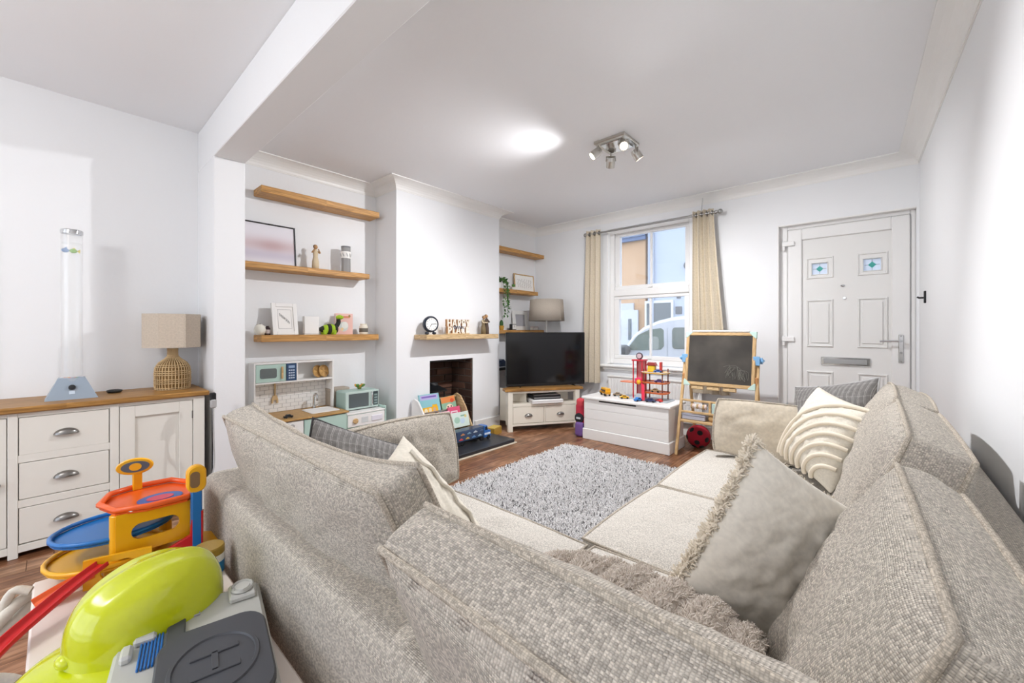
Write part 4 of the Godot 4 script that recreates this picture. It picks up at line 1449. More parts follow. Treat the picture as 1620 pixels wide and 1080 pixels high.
func build_shelves() -> void:
	var g1 := "oak shelves in the alcove left of the chimney"
	shelf("top oak shelf in the left alcove, empty", -3.6, -3.425, 2.136, 2.188, -2.0, -1.026, M.oak, g1)
	shelf("middle oak shelf in the left alcove, carrying the black framed photo", -3.6, -3.42, 1.563, 1.607, -1.90, -0.82, M.oak, g1)
	shelf("lowest oak shelf in the left alcove above the toy kitchen", -3.6, -3.42, 1.010, 1.062, -1.99, -1.026, M.oak, g1)
	shelf("oak mantel shelf above the fireplace", -3.24, -3.045, 1.011, 1.058, -3.20, -2.25, M.oak_pale, "")
	var g2 := "oak shelves in the alcove right of the chimney"
	shelf("top oak shelf in the right alcove, empty", -3.49, -3.34, 2.06, 2.108, -4.398, -3.41, M.oak, g2)
	shelf("middle oak shelf in the right alcove with the framed drawing", -3.49, -3.34, 1.555, 1.602, -4.27, -3.41, M.oak, g2)
	shelf("oak shelf in the right alcove just above the television", -3.49, -3.34, 1.058, 1.10, -4.398, -3.41, M.oak, g2)
	shelf("dark low shelf in the right alcove half hidden behind the television", -3.49, -3.30, 0.625, 0.655, -4.2, -3.41, M.dark, g2)
	# middle shelf: large photo, figurine, candle
	var im := Image.create(96, 80, false, Image.FORMAT_RGB8)
	for y in 80:
		for x in 96:
			var d := exp(-pow((y - 42.0) / 14.0, 2)) * (0.55 + 0.45 * exp(-pow((x - 60.0) / 22.0, 2)))
			var c := hexc("ece9ef").lerp(hexc("c4a2a4"), d * 0.8)
			c = c.lerp(hexc("bfb8cc"), 0.5 * exp(-pow((y - 62.0) / 10.0, 2)))
			im.set_pixel(x, y, c)
	var photo := mat(Color.WHITE, 0.12, {"tex": ImageTexture.create_from_image(im)})
	framed("framed_picture", "wide black-edged frame with a blurred pale photo on the middle shelf", 0.46, 0.325, 0.009, M.black, photo, Vector3(-3.51, 1.607, -1.075), Vector3(-6, 90, 0), 0.018)
	figurine("cream figurine of a woman with raised hands on the middle shelf", Vector3(-3.5, 1.607, -1.453), 0.212, false)
	var v := thing("pillar_candle", "grey glass pillar candle with a white patterned band on the middle shelf", "candle", Vector3(-3.5, 1.607, -1.715))
	put("glass", lathe([Vector2(0, 0), Vector2(0.036, 0), Vector2(0.039, 0.004), Vector2(0.039, 0.22), Vector2(0.035, 0.22), Vector2(0.035, 0.20), Vector2(0, 0.20)], 28), flat("9b9a99", 0.2), v)
	put("band", lathe([Vector2(0.0395, 0.125), Vector2(0.0402, 0.125), Vector2(0.0402, 0.185), Vector2(0.0395, 0.185)], 28), M.paper, v)
	for k in 8:
		put("band_leaf", extrude(poly([0, 0, 0.006, 0.012, 0.004, 0.03, 0, 0.04, -0.005, 0.028, -0.006, 0.012]), 0.001), M.grey, v, Vector3(0.0402 * cos(k * 0.8), 0.135, 0.0402 * sin(k * 0.8)), Vector3(0, 90 - rad_to_deg(k * 0.8), 20))
	put("lid", lathe([Vector2(0.0, 0.215), Vector2(0.036, 0.215), Vector2(0.04, 0.22), Vector2(0.04, 0.232), Vector2(0, 0.234)], 28), flat("77777a", 0.3), v)
	# lowest shelf
	var c1 := thing("round_candle", "small white ball-shaped candle at the left end of the lowest shelf", "candle", Vector3(-3.5, 1.062, -1.04))
	put("wax", lathe([Vector2(0, 0), Vector2(0.022, 0), Vector2(0.036, 0.02), Vector2(0.04, 0.042), Vector2(0.034, 0.066), Vector2(0.018, 0.08), Vector2(0, 0.082)], 24, false), flat("e9e6da", 0.5), c1)
	put("wick", tube([Vector3(0, 0.08, 0), Vector3(0.002, 0.092, 0)], 0.0015, 5), M.black, c1)
	var bo := thing("small_bottle", "little dark bottle beside the white script frame", "bottle", Vector3(-3.52, 1.062, -1.098))
	put("glass", lathe([Vector2(0, 0), Vector2(0.02, 0), Vector2(0.021, 0.05), Vector2(0.012, 0.062), Vector2(0.01, 0.07), Vector2(0, 0.07)], 18), flat("3d2f33", 0.2), bo)
	put("label_band", lathe([Vector2(0.0212, 0.012), Vector2(0.0215, 0.012), Vector2(0.0215, 0.042), Vector2(0.0212, 0.042)], 18), flat("cfc4c0"), bo)
	var wf := framed("framed_picture", "white frame with thin handwriting leaning on the lowest shelf", 0.185, 0.255, 0.03, M.white, M.paper, Vector3(-3.475, 1.062, -1.215), Vector3(-11, 90, 0), 0.016)
	put("mount_line", ring_frame(0.10, 0.155, 0.002, 0.001), M.grey, wf, Vector3(0.0, 0.128, 0.0012))
	var scr := []
	for k in 34:
		var q := k / 33.0
		scr.append(Vector3(-0.038 + 0.072 * q + 0.004 * sin(k * 1.9), 0.168 - 0.07 * q + 0.011 * sin(k * 1.35), 0.0015))
	put("handwriting", tube(smooth_path(scr, 3), 0.0009, 4), M.dark, wf)
	var wb := thing("white_block", "plain white square block on the lowest shelf", "ornament", Vector3(-3.51, 1.062, -1.42))
	put("block", rbox(0.045, 0.152, 0.118, 0.003), M.white, wb, Vector3(0, 0.076, 0))
	put("edge_band", rbox(0.046, 0.004, 0.119, 0.001), M.grey, wb, Vector3(0, 0.01, 0))
	dinosaur()
	var pk := thing("gift_book", "pink picture book with a pale drawing standing on the lowest shelf", "book", Vector3(-3.55, 1.062, -1.72))
	put("pages", rbox(0.018, 0.18, 0.15, 0.001), M.paper, pk, Vector3(0, 0.092, 0))
	put("cover", rbox(0.003, 0.186, 0.157, 0.001), flat("eec3b9"), pk, Vector3(0.0106, 0.093, 0))
	put("cover", rbox(0.003, 0.186, 0.157, 0.001), flat("eec3b9"), pk, Vector3(-0.0106, 0.093, 0))
	put("cover_art", sheet(0.15, 0.18), print_tex(48, 56, "eec3b9", [["c", 0.45, 0.62, 0.28, "d5dfdc"], ["c", 0.52, 0.55, 0.2, "eef0ea"], ["r", 0.25, 0.12, 0.6, 0.12, "d98a66"], ["c", 0.8, 0.1, 0.07, "9b7f3c"], ["c", 0.35, 0.75, 0.09, "f2d5a0"]]), pk, Vector3(0.0123, 0.093, 0), Vector3(0, 90, 0))
	var jr := thing("jar_candle", "cream jar candle with a label at the right end of the lowest shelf", "candle", Vector3(-3.49, 1.062, -1.878))
	put("jar", lathe([Vector2(0, 0), Vector2(0.034, 0), Vector2(0.038, 0.006), Vector2(0.038, 0.07), Vector2(0.03, 0.082), Vector2(0.03, 0.096), Vector2(0, 0.096)], 26), flat("efe8d6", 0.2), jr)
	put("paper_label", lathe([Vector2(0.0385, 0.02), Vector2(0.0389, 0.02), Vector2(0.0389, 0.055), Vector2(0.0385, 0.055)], 26), flat("6b655a"), jr)
	# mantel
	var ck := thing("mantel_clock", "round navy mantel clock with a white dial on the mantel shelf", "clock", Vector3(-3.14, 1.058, -2.365), 0)
	var cb := Vector3(0, 0.098, 0)
	put("case", lathe([Vector2(0.056, -0.02), Vector2(0.068, -0.024), Vector2(0.077, -0.012), Vector2(0.077, 0.012), Vector2(0.068, 0.024), Vector2(0.056, 0.02), Vector2(0.056, -0.02)], 36, false), flat("232a38", 0.25), ck, cb, Vector3(0, -12, -90))
	var dl := put("dial", cyl(0.058, 0.024, 36, 0.001), M.paper, ck, cb, Vector3(0, -12, -90))
	for k in 12:
		put("hour_mark", rbox(0.003, 0.001, 0.011, 0.0), M.black, dl, Vector3(0.047 * sin(TAU * k / 12), 0.0246, 0.047 * cos(TAU * k / 12)), Vector3(0, 30 * k, 0))
	put("hand", rbox(0.004, 0.001, 0.034, 0.0), M.black, dl, Vector3(0.012, 0.0252, 0.008), Vector3(0, 60, 0))
	put("hand", rbox(0.004, 0.001, 0.044, 0.0), M.black, dl, Vector3(-0.002, 0.0256, -0.02), Vector3(0, 5, 0))
	for s in [-1, 1]:
		put("foot", ball(0.018, 0.014, 0.022, 14, 8), flat("232a38", 0.25), ck, Vector3(0.0, 0.013, 0.042 * s))
	var sg := thing("word_sign", "wooden word sign reading HAPPY PLACE on the mantel shelf", "sign", Vector3(-3.12, 1.058, -2.685), 90)
	put("base_strip", rbox(0.29, 0.01, 0.03, 0.002), M.oak_pale, sg, Vector3(0, 0.005, 0))
	for w in [["HAPPY", 0.110], ["PLACE", 0.040]]:
		put("letter_core", text(w[0], 0.100, 0.022), flat("b98a5c"), sg, Vector3(0.0, w[1], -0.003))
		put("lettering", text(w[0], 0.096, 0.006), flat("f1e8d8"), sg, Vector3(0.0, w[1], 0.011))
	var sq := []
	for k in 26:
		var q := k / 25.0
		sq.append(Vector3(-0.07 + 0.14 * q, 0.068 + 0.018 * sin(k * 1.5) * (1.0 - 0.4 * q), 0.0145))
	put("script_flourish", tube(smooth_path(sq, 3), 0.0028, 5), flat("3b465c"), sg)
	figurine("carved figurine of an embracing couple at the right end of the mantel", Vector3(-3.14, 1.058, -3.085), 0.215, true)
	# right alcove
	trailing_plant()
	var yp := thing("yellow_pot", "small ochre pot with a green cactus on the shelf above the television", "plant pot", Vector3(-3.40, 1.10, -3.62))
	put("pot", lathe([Vector2(0, 0), Vector2(0.026, 0), Vector2(0.033, 0.055), Vector2(0.03, 0.055), Vector2(0.028, 0.045), Vector2(0, 0.045)], 22), flat("c99a3c", 0.4), yp)
	put("cactus", lathe([Vector2(0.018, 0.045), Vector2(0.024, 0.07), Vector2(0.022, 0.10), Vector2(0.012, 0.12), Vector2(0, 0.125)], 14, false), M.green_dark, yp)
	var su := thing("succulent", "little green succulent in a white pot beside the framed drawing", "potted plant", Vector3(-3.41, 1.602, -3.855))
	put("pot", lathe([Vector2(0, 0), Vector2(0.024, 0), Vector2(0.031, 0.04), Vector2(0.028, 0.04), Vector2(0, 0.034)], 20), M.white, su)
	for k in 14:
		var a := k * 2.4
		put("leaf", ball(0.006, 0.022, 0.010, 8, 6), M.green, su, Vector3(0.012 * cos(a), 0.052 + 0.002 * (k % 4), 0.012 * sin(a)), Vector3(28 * sin(a), 0, -28 * cos(a)))
	var dr := framed("framed_picture", "pine framed line drawing on the middle shelf of the right alcove", 0.40, 0.225, 0.014, M.pine, M.paper, Vector3(-3.43, 1.602, -4.10), Vector3(-5, 90, 0))
	for k in 7:
		var pts := []
		for i in 9:
			pts.append(Vector3(-0.125 + k * 0.042 + 0.012 * sin(i * 1.3 + k), 0.05 + 0.014 * i + 0.006 * cos(i * 2.0 + k), 0.0015))
		put("ink_line", tube(smooth_path(pts, 3), 0.0016, 4), flat("8a857c"), dr)
	var gf := framed("framed_picture", "white frame with a plain grey insert on the shelf above the television", 0.285, 0.25, 0.05, M.white, flat("b9b8bd", 0.3), Vector3(-3.43, 1.10, -4.02), Vector3(-6, 90, 0))
	var cc := thing("cube_clock", "tiny black-rimmed cube clock beside the grey frame", "clock", Vector3(-3.39, 1.10, -3.818))
	put("case", rbox(0.05, 0.075, 0.085, 0.006), M.black, cc, Vector3(0, 0.0375, 0))
	put("dial", rbox(0.002, 0.058, 0.066, 0.0), M.paper, cc, Vector3(0.026, 0.039, 0))
	put("hand", rbox(0.001, 0.026, 0.004, 0.0), M.black, cc, Vector3(0.0275, 0.048, 0))
	var wb2 := thing("trinket_box", "small white trinket box at the right end of the shelf above the television", "box", Vector3(-3.41, 1.10, -4.27))
	put("box", rbox(0.06, 0.035, 0.10, 0.004), M.white, wb2, Vector3(0, 0.0175, 0))
	put("lid", rbox(0.064, 0.012, 0.104, 0.004), flat("e4d4d2"), wb2, Vector3(0, 0.041, 0))
	var bs := thing("router_box", "blue and white device on the dark low shelf beside the television", "device", Vector3(-3.37, 0.655, -3.58))
	put("case", extrude(poly([-0.07, 0, 0.07, 0, 0.07, 0.03, 0.0, 0.085, -0.05, 0.07]), 0.10, 0.004), flat("2c4366", 0.3), bs, Vector3(-0.05, 0.012, 0), Vector3(0, 90, 0))
	put("base", rbox(0.12, 0.012, 0.16, 0.003), flat("dfe6f0", 0.3), bs, Vector3(0, 0.006, 0))

func figurine(label: String, at: Vector3, h: float, couple: bool) -> void:
	var o := thing("figurine", label, "figurine", at)
	var gown := flat("d9c7a6", 0.7)
	var skin := flat("b28a5f", 0.7)
	var dark := flat("6d5238", 0.7)
	var k := h / 0.21
	var n := 2 if couple else 1
	for i in n:
		var z := (i - 0.5) * 0.046 * k if couple else 0.0
		var hh := h * (1.0 if i == 0 or not couple else 0.93)
		put("gown", lathe([Vector2(0, 0), Vector2(0.027 * k, 0), Vector2(0.026 * k, 0.3 * hh), Vector2(0.017 * k, 0.52 * hh), Vector2(0.021 * k, 0.68 * hh), Vector2(0.013 * k, 0.77 * hh), Vector2(0.006 * k, 0.80 * hh), Vector2(0, 0.80 * hh)], 20, false), (dark if couple and i == 0 else gown) if not couple else [flat("54443a", 0.7), flat("7a6a4c", 0.7)][i], o, Vector3(0, 0, z))
		put("head", ball(0.015 * k, 0.019 * k, 0.016 * k, 16, 12), skin, o, Vector3(0.004, 0.885 * hh, z + (0.006 * (1 - 2 * i) if couple else 0.0)))
		put("hair", ball(0.0165 * k, 0.017 * k, 0.0175 * k, 14, 10), dark, o, Vector3(-0.004, 0.905 * hh, z + (0.006 * (1 - 2 * i) if couple else 0.0)))
		for s in [-1, 1]:
			var sh := Vector3(0.0, 0.72 * hh, z + s * 0.016 * k)
			var el := Vector3(0.012 * k, 0.66 * hh, z + s * 0.032 * k)
			var ha := Vector3(0.02 * k, 0.80 * hh, z + s * 0.014 * k)
			if couple:
				el = Vector3(0.022 * k, 0.60 * hh, z + s * 0.02 * k)
				ha = Vector3(0.024 * k, 0.64 * hh, (0.5 - i) * 0.03 * k)
			put("arm", tube(smooth_path([sh, el, ha], 5), 0.0065 * k, 8, false, 0.0045 * k), skin if not couple else [flat("54443a", 0.7), gown][i], o)

func dinosaur() -> void:
	var o := thing("striped_dinosaur", "lime and black striped soft dinosaur on the lowest shelf", "soft toy", Vector3(-3.49, 1.062, -1.565))
	var lime := flat("a4c62c", 0.8)
	var blk := flat("26281f", 0.8)
	# body of bands from tail (+z) to neck (-z)
	var rad := [0.012, 0.028, 0.040, 0.044, 0.040, 0.030]
	for k in 5:
		var z := 0.085 - k * 0.030
		var a: float = rad[k]
		var b: float = rad[k + 1]
		put("body_band", lathe([Vector2(a * 0.4, -0.002), Vector2(a, 0.0), Vector2((a + b) / 2 + 0.002, 0.015), Vector2(b, 0.030), Vector2(b * 0.4, 0.032)], 20, false), blk if k % 2 == 0 else lime, o, Vector3(0, 0.046, z), Vector3(-90, 0, 0))
	for s in [-1, 1]:
		for z in [0.045, -0.035]:
			put("leg", cyl(0.014, 0.04, 12, 0.004, 0.018), lime, o, Vector3(s * 0.022, 0, z))
	put("neck", tube(smooth_path([Vector3(0, 0.06, -0.05), Vector3(0, 0.10, -0.078), Vector3(0, 0.135, -0.078)], 5), 0.020, 12, false, 0.016), blk, o)
	put("head", ball(0.022, 0.020, 0.034, 16, 12), lime, o, Vector3(0, 0.150, -0.09))
	for s in [-1, 1]:
		put("eye", ball(0.004, 0.004, 0.004, 8, 6), M.black, o, Vector3(s * 0.017, 0.158, -0.10))

func leaf_into(st: SurfaceTool, at: Vector3, dir: Vector3, l: float, w: float, roll: float) -> void:
	var d := dir.normalized()
	var side := d.cross(Vector3.UP)
	if side.length() < 0.05:
		side = Vector3.RIGHT
	side = side.normalized().rotated(d, roll)
	var nrm := side.cross(d)
	var p := [at, at + d * l * 0.35 + side * w + nrm * l * 0.08, at + d * l - nrm * l * 0.06, at + d * l * 0.35 - side * w + nrm * l * 0.08, at + d * l * 0.45 - nrm * l * 0.02]
	st.set_smooth_group(-1)
	for k in [0, 1, 4, 1, 2, 4, 2, 3, 4, 3, 0, 4]:
		st.add_vertex(p[k])

func trailing_plant() -> void:
	var o := thing("trailing_plant", "trailing green plant spilling down from the middle shelf beside the chimney", "potted plant", Vector3(-3.39, 1.602, -3.56))
	put("pot", lathe([Vector2(0, 0), Vector2(0.035, 0), Vector2(0.046, 0.07), Vector2(0.042, 0.07), Vector2(0.04, 0.06), Vector2(0, 0.06)], 22), M.white, o)
	var rr := RandomNumberGenerator.new()
	rr.seed = 19
	for k in 8:
		var a := rr.randf_range(-1.2, 1.0)
		var fall := rr.randf_range(0.05, 0.30) if k > 2 else 0.32
		var pts := smooth_path([Vector3(0, 0.06, 0), Vector3(0.04 * cos(a), 0.12, 0.05 * sin(a) - 0.02), Vector3(0.075, 0.06, 0.06 * sin(a) - 0.05), Vector3(0.08, -fall * 0.5, 0.06 * sin(a) - 0.06), Vector3(0.078, -fall, 0.05 * sin(a) - 0.06)], 5)
		put("vine", tube(pts, 0.002, 5), M.green_dark, o)
		var st := SurfaceTool.new()
		st.begin(Mesh.PRIMITIVE_TRIANGLES)
		for i in range(1, pts.size()):
			var dir := Vector3(rr.randf_range(0.0, 1.0), rr.randf_range(-0.9, 0.5), rr.randf_range(-1, 1))
			leaf_into(st, pts[i], dir, rr.randf_range(0.03, 0.05), rr.randf_range(0.010, 0.016), rr.randf_range(-1, 1))
		st.generate_normals()
		put("foliage", st.commit(), M.green if k % 2 else M.green_dark, o)

# ---------------------------------------------------------------- toy kitchen in the left alcove
func build_kitchen() -> void:
	var mint := flat("bcd8cd", 0.45)
	var navy := flat("2d4a70", 0.4)
	var o := thing("toy_kitchen", "white and mint wooden play kitchen with a pine worktop in the alcove", "toy kitchen", Vector3(-3.4, 0, -1.23))
	# local: x from -0.19 at the wall to 0.2, z from 0.30 (left) to -0.355 (right)
	bx("back_panel", -0.192, -0.182, 0.0, 0.85, -0.355, 0.27, M.paint_white, o, 0.001)
	bx("hutch_side", -0.182, -0.05, 0.445, 0.85, -0.355, -0.343, M.paint_white, o, 0.002)
	bx("hutch_side", -0.182, -0.05, 0.445, 0.85, 0.233, 0.245, M.paint_white, o, 0.002)
	bx("hutch_top", -0.182, -0.05, 0.838, 0.85, -0.343, 0.233, M.paint_white, o, 0.002)
	bx("hutch_shelf", -0.182, -0.05, 0.688, 0.70, -0.343, 0.233, M.paint_white, o, 0.002)
	bx("hutch_divider", -0.182, -0.05, 0.70, 0.838, -0.066, -0.056, M.paint_white, o, 0.002)
	var mw := bx("oven_door", -0.062, -0.052, 0.702, 0.836, 0.022, 0.231, mint, o, 0.002)
	put("door_window", extrude(round_rect(0.115, 0.075, 0.014), 0.003), M.smoked, mw, Vector3(0.005, 0.0, 0.02), Vector3(0, 90, 0))
	put("window_back", extrude(round_rect(0.113, 0.073, 0.014), 0.001), flat("8f9294"), mw, Vector3(0.0052, 0.0, 0.02), Vector3(0, 90, 0))
	put("handle", rbox(0.016, 0.095, 0.014, 0.004), M.pine, mw, Vector3(0.013, 0, -0.075))
	var kp := bx("keypad", -0.062, -0.05, 0.702, 0.836, -0.055, 0.018, navy, o, 0.002)
	put("display", rbox(0.002, 0.02, 0.045, 0.0), flat("9db6d4"), kp, Vector3(0.007, 0.042, 0))
	for r in 4:
		for c in 3:
			put("key", rbox(0.002, 0.011, 0.012, 0.001), flat("c6d3e4"), kp, Vector3(0.007, 0.014 - r * 0.02, -0.016 + c * 0.016))
	# tiled splashback
	for r in 8:
		var z := -0.34 - (0.032 if r % 2 else 0.0)
		while z < 0.23:
			var a := maxf(z, -0.341)
			var b := minf(z + 0.061, 0.231)
			if b - a > 0.012:
				bx("tile", -0.182, -0.1785, 0.447 + r * 0.030, 0.4752 + r * 0.030, a, b, M.gloss_white, o, 0.001)
			z += 0.0635
	bx("tile_joint", -0.1825, -0.1805, 0.446, 0.688, -0.342, 0.232, M.grey, o, 0.0)
	put("worktop", rbox(0.40, 0.014, 0.64, 0.003), M.bamboo, o, Vector3(0.005, 0.438, -0.045))
	bx("cabinet_side", -0.182, 0.18, 0, 0.431, -0.355, -0.343, M.paint_white, o, 0.002)
	bx("cabinet_side", -0.182, 0.18, 0, 0.431, 0.258, 0.27, M.paint_white, o, 0.002)
	var d1 := bx("cabinet_door", 0.178, 0.192, 0.03, 0.424, -0.352, -0.022, mint, o, 0.003)
	put("door_knob", ball(0.012, 0.012, 0.012, 12, 8), M.pine, d1, Vector3(0.012, 0.06, 0.13))
	var d2 := bx("oven_front", 0.178, 0.192, 0.03, 0.424, -0.016, 0.266, M.paint_white, o, 0.003)
	for k in 3:
		put("dial", cyl(0.015, 0.014, 16, 0.003), M.grey, d2, Vector3(0.007, 0.165, 0.08 - 0.07 * k), Vector3(0, 0, -90))
	put("oven_glass", extrude(round_rect(0.2, 0.2, 0.02), 0.004), M.smoked, d2, Vector3(0.006, -0.03, 0), Vector3(0, 90, 0))
	# sink and tap
	put("sink", join([[rbox(0.20, 0.006, 0.012, 0.001), xf(0, 0, 0.105)], [rbox(0.20, 0.006, 0.012, 0.001), xf(0, 0, -0.105)], [rbox(0.012, 0.006, 0.21, 0.001), xf(0.1, 0, 0)], [rbox(0.012, 0.006, 0.21, 0.001), xf(-0.1, 0, 0)], [rbox(0.2, 0.003, 0.2, 0.0), xf(0, -0.001, 0)]]), M.white, o, Vector3(0.02, 0.449, -0.215))
	var tap := put("tap", tube(smooth_path([Vector3(0, 0, 0), Vector3(0, 0.085, 0), Vector3(0.012, 0.118, 0), Vector3(0.045, 0.125, 0), Vector3(0.062, 0.105, 0), Vector3(0.064, 0.07, 0)], 6), 0.0085, 10), M.chrome, o, Vector3(-0.115, 0.445, -0.215))
	put("tap_base", cyl(0.018, 0.02, 16, 0.004), M.chrome, tap)
	put("tap_lever", tube([Vector3(0, 0.022, -0.012), Vector3(0.006, 0.03, -0.035)], 0.005, 8), M.chrome, tap)
	# utensils and crockery belonging to the play set
	var sp := thing("wooden_spatula", "small wooden play spatula hanging on the tiled splashback", "toy utensil", Vector3(-3.565, 0.68, -1.165))
	put("handle", tube([Vector3(0, 0, 0), Vector3(0, -0.10, 0)], 0.007, 8), M.rattan, sp)
	put("blade", extrude(poly([-0.014, 0, 0.014, 0, 0.024, -0.03, 0.026, -0.06, 0.012, -0.062, 0.010, -0.035, -0.010, -0.035, -0.012, -0.062, -0.026, -0.06, -0.024, -0.03]), 0.006, 0.001), M.rattan, sp, Vector3(-0.003, -0.10, 0), Vector3(0, 90, 0))
	put("hook", tube([Vector3(-0.012, 0.0, 0), Vector3(0.004, 0.0, 0), Vector3(0.006, 0.008, 0)], 0.003, 6), M.brushed, sp)
	for k in 2:
		var pl := thing("play_plate", ["bamboo play plate standing on edge in the toy kitchen hutch, left one", "bamboo play plate standing on edge in the toy kitchen hutch, right one"][k], "toy plate", Vector3(-3.52, 0.70, -1.475 - 0.05 * k))
		put("plate", lathe([Vector2(0, 0), Vector2(0.04, 0.002), Vector2(0.052, 0.010), Vector2(0.049, 0.013), Vector2(0.036, 0.006), Vector2(0, 0.005)], 28, false), M.bamboo, pl, Vector3(0, 0.052, 0), Vector3(0, 20, -78))
		put("rim", tube(ring_points(0.051, 24), 0.002, 5, true), M.bamboo, pl, Vector3(0, 0.052, 0), Vector3(0, 20, -78))
	toy_car("black toy car left on the play kitchen worktop", Vector3(-3.27, 0.445, -1.16), 100, "1d1d20", 0.9)
	# play washing machine
	var w := thing("toy_washing_machine", "mint and white wooden play washing machine beside the toy kitchen", "toy appliance", Vector3(-3.39, 0, -1.752))
	bx("body", -0.19, 0.18, 0.0, 0.405, -0.17, 0.17, mint, w, 0.004)
	bx("top", -0.19, 0.19, 0.405, 0.418, -0.172, 0.172, M.paint_white, w, 0.003)
	bx("side_lip", -0.19, 0.19, 0.30, 0.440, -0.182, -0.172, mint, w, 0.003)
	bx("control_panel", 0.18, 0.192, 0.305, 0.40, -0.165, 0.165, M.paint_white, w, 0.002)
	put("dial", cyl(0.022, 0.016, 20, 0.004), M.pine, w, Vector3(0.192, 0.352, 0.105), Vector3(0, 0, -90))
	bx("display", 0.19, 0.195, 0.33, 0.375, -0.01, 0.05, flat("d7dcdc"), w, 0.001)
	bx("soap_drawer", 0.19, 0.20, 0.33, 0.375, -0.14, -0.04, flat("e9e7f0"), w, 0.003)
	put("door_ring", lathe([Vector2(0.075, 0.0), Vector2(0.112, 0.0), Vector2(0.108, 0.012), Vector2(0.08, 0.014), Vector2(0.075, 0.0)], 32), M.paint_white, w, Vector3(0.181, 0.165, -0.01), Vector3(0, 0, -90))
	put("door_glass", cyl(0.076, 0.005, 28, 0.001), M.smoked, w, Vector3(0.182, 0.165, -0.01), Vector3(0, 0, -90))
	# play microwave on top
	var m := thing("toy_microwave", "mint play microwave with a dark window on the play washing machine", "toy appliance", Vector3(-3.38, 0.418, -1.765))
	bx("body", -0.10, 0.075, 0.008, 0.16, -0.15, 0.15, flat("a9c4bc", 0.4), m, 0.008)
	bx("front_frame", 0.075, 0.085, 0.008, 0.16, -0.15, 0.15, flat("c4d6cf", 0.4), m, 0.004)
	bx("door_window", 0.084, 0.088, 0.025, 0.142, -0.055, 0.125, flat("5c6466", 0.1), m, 0.002)
	put("handle", tube(smooth_path([Vector3(0.085, 0.03, -0.08), Vector3(0.102, 0.04, -0.08), Vector3(0.102, 0.13, -0.08), Vector3(0.085, 0.14, -0.08)], 4), 0.006, 8), M.chrome, m)
	bx("keypad", 0.084, 0.088, 0.025, 0.145, -0.142, -0.098, flat("3e4a4c", 0.3), m, 0.002)
	for k in 4:
		bx("key", 0.087, 0.0895, 0.035 + k * 0.024, 0.05 + k * 0.024, -0.134, -0.106, flat("8fa3a0"), m, 0.001)
	for z in [-0.13, 0.13]:
		for x in [-0.08, 0.06]:
			put("foot", cyl(0.01, 0.009, 10), M.dark, m, Vector3(x, 0, z))
	var gb := thing("storage_box", "plain grey box behind the play microwave", "box", Vector3(-3.54, 0.418, -1.655))
	put("box", rbox(0.11, 0.16, 0.17, 0.004), M.shade, gb, Vector3(0, 0.08, 0))
	put("lid", rbox(0.114, 0.025, 0.174, 0.004), M.shade, gb, Vector3(0, 0.166, 0))
	var tp := thing("toy_plant", "small green toy plant with orange stalks on the play microwave", "toy plant", Vector3(-3.42, 0.578, -1.80))
	put("pot", cyl(0.016, 0.02, 14, 0.002, 0.02), flat("6f7d3c"), tp)
	for k in 9:
		var a := k * 0.75
		put("leaf", ball(0.006, 0.02, 0.012, 8, 6), M.green if k % 3 else flat("d99a3c"), tp, Vector3(0.018 * cos(a), 0.03, 0.03 * sin(a) - 0.006 * (k % 3)), Vector3(50 * sin(a), 0, -50 * cos(a)))

func ring_points(r: float, n: int) -> Array:
	var out := []
	for k in n:
		out.append(Vector3(r * cos(TAU * k / n), 0.009, r * sin(TAU * k / n)))
	return out

func toy_car(label: String, at: Vector3, turn: float, colour: String, k := 1.0, grp := "") -> Node3D:
	var o := thing("toy_car", label, "toy car", at, turn, grp)
	o.scale = Vector3.ONE * k
	put("body", extrude(poly([-0.036, 0.007, -0.036, 0.018, -0.022, 0.021, -0.013, 0.030, 0.010, 0.030, 0.020, 0.020, 0.035, 0.017, 0.037, 0.007]), 0.03, 0.003), plastic(colour), o, Vector3(0, 0, -0.015))
	put("windscreen", extrude(poly([-0.018, 0.0212, -0.011, 0.0275, 0.008, 0.0275, 0.0155, 0.0212]), 0.031, 0.0), flat("2c3338", 0.15), o, Vector3(0, 0, -0.0155))
	for x in [-0.022, 0.022]:
		for z in [-0.016, 0.010]:
			put("wheel", cyl(0.0078, 0.006, 12, 0.001), M.black_matt, o, Vector3(x, 0.0078, z), Vector3(90, 0, 0))
	return o

# ---------------------------------------------------------------- hearth, books, lorry
func book(label: String, w: float, h: float, cover: Material, spine: String, at: Vector3, rot: Vector3) -> void:
	var o := thing("picture_book", label, "book", at, 0, "children's books in the rack")
	o.rotation_degrees = rot
	put("pages", rbox(w - 0.006, h - 0.006, 0.008, 0.0), M.paper, o, Vector3(0, h / 2, 0))
	put("cover", rbox(w, h, 0.002, 0.0), flat(spine), o, Vector3(0, h / 2, 0.005))
	put("cover", rbox(w, h, 0.002, 0.0), flat(spine), o, Vector3(0, h / 2, -0.005))
	put("spine", rbox(0.002, h, 0.012, 0.0), flat(spine), o, Vector3(-w / 2, h / 2, 0))
	put("cover_print", sheet(w - 0.004, h - 0.004), cover, o, Vector3(0, h / 2, 0.0065))

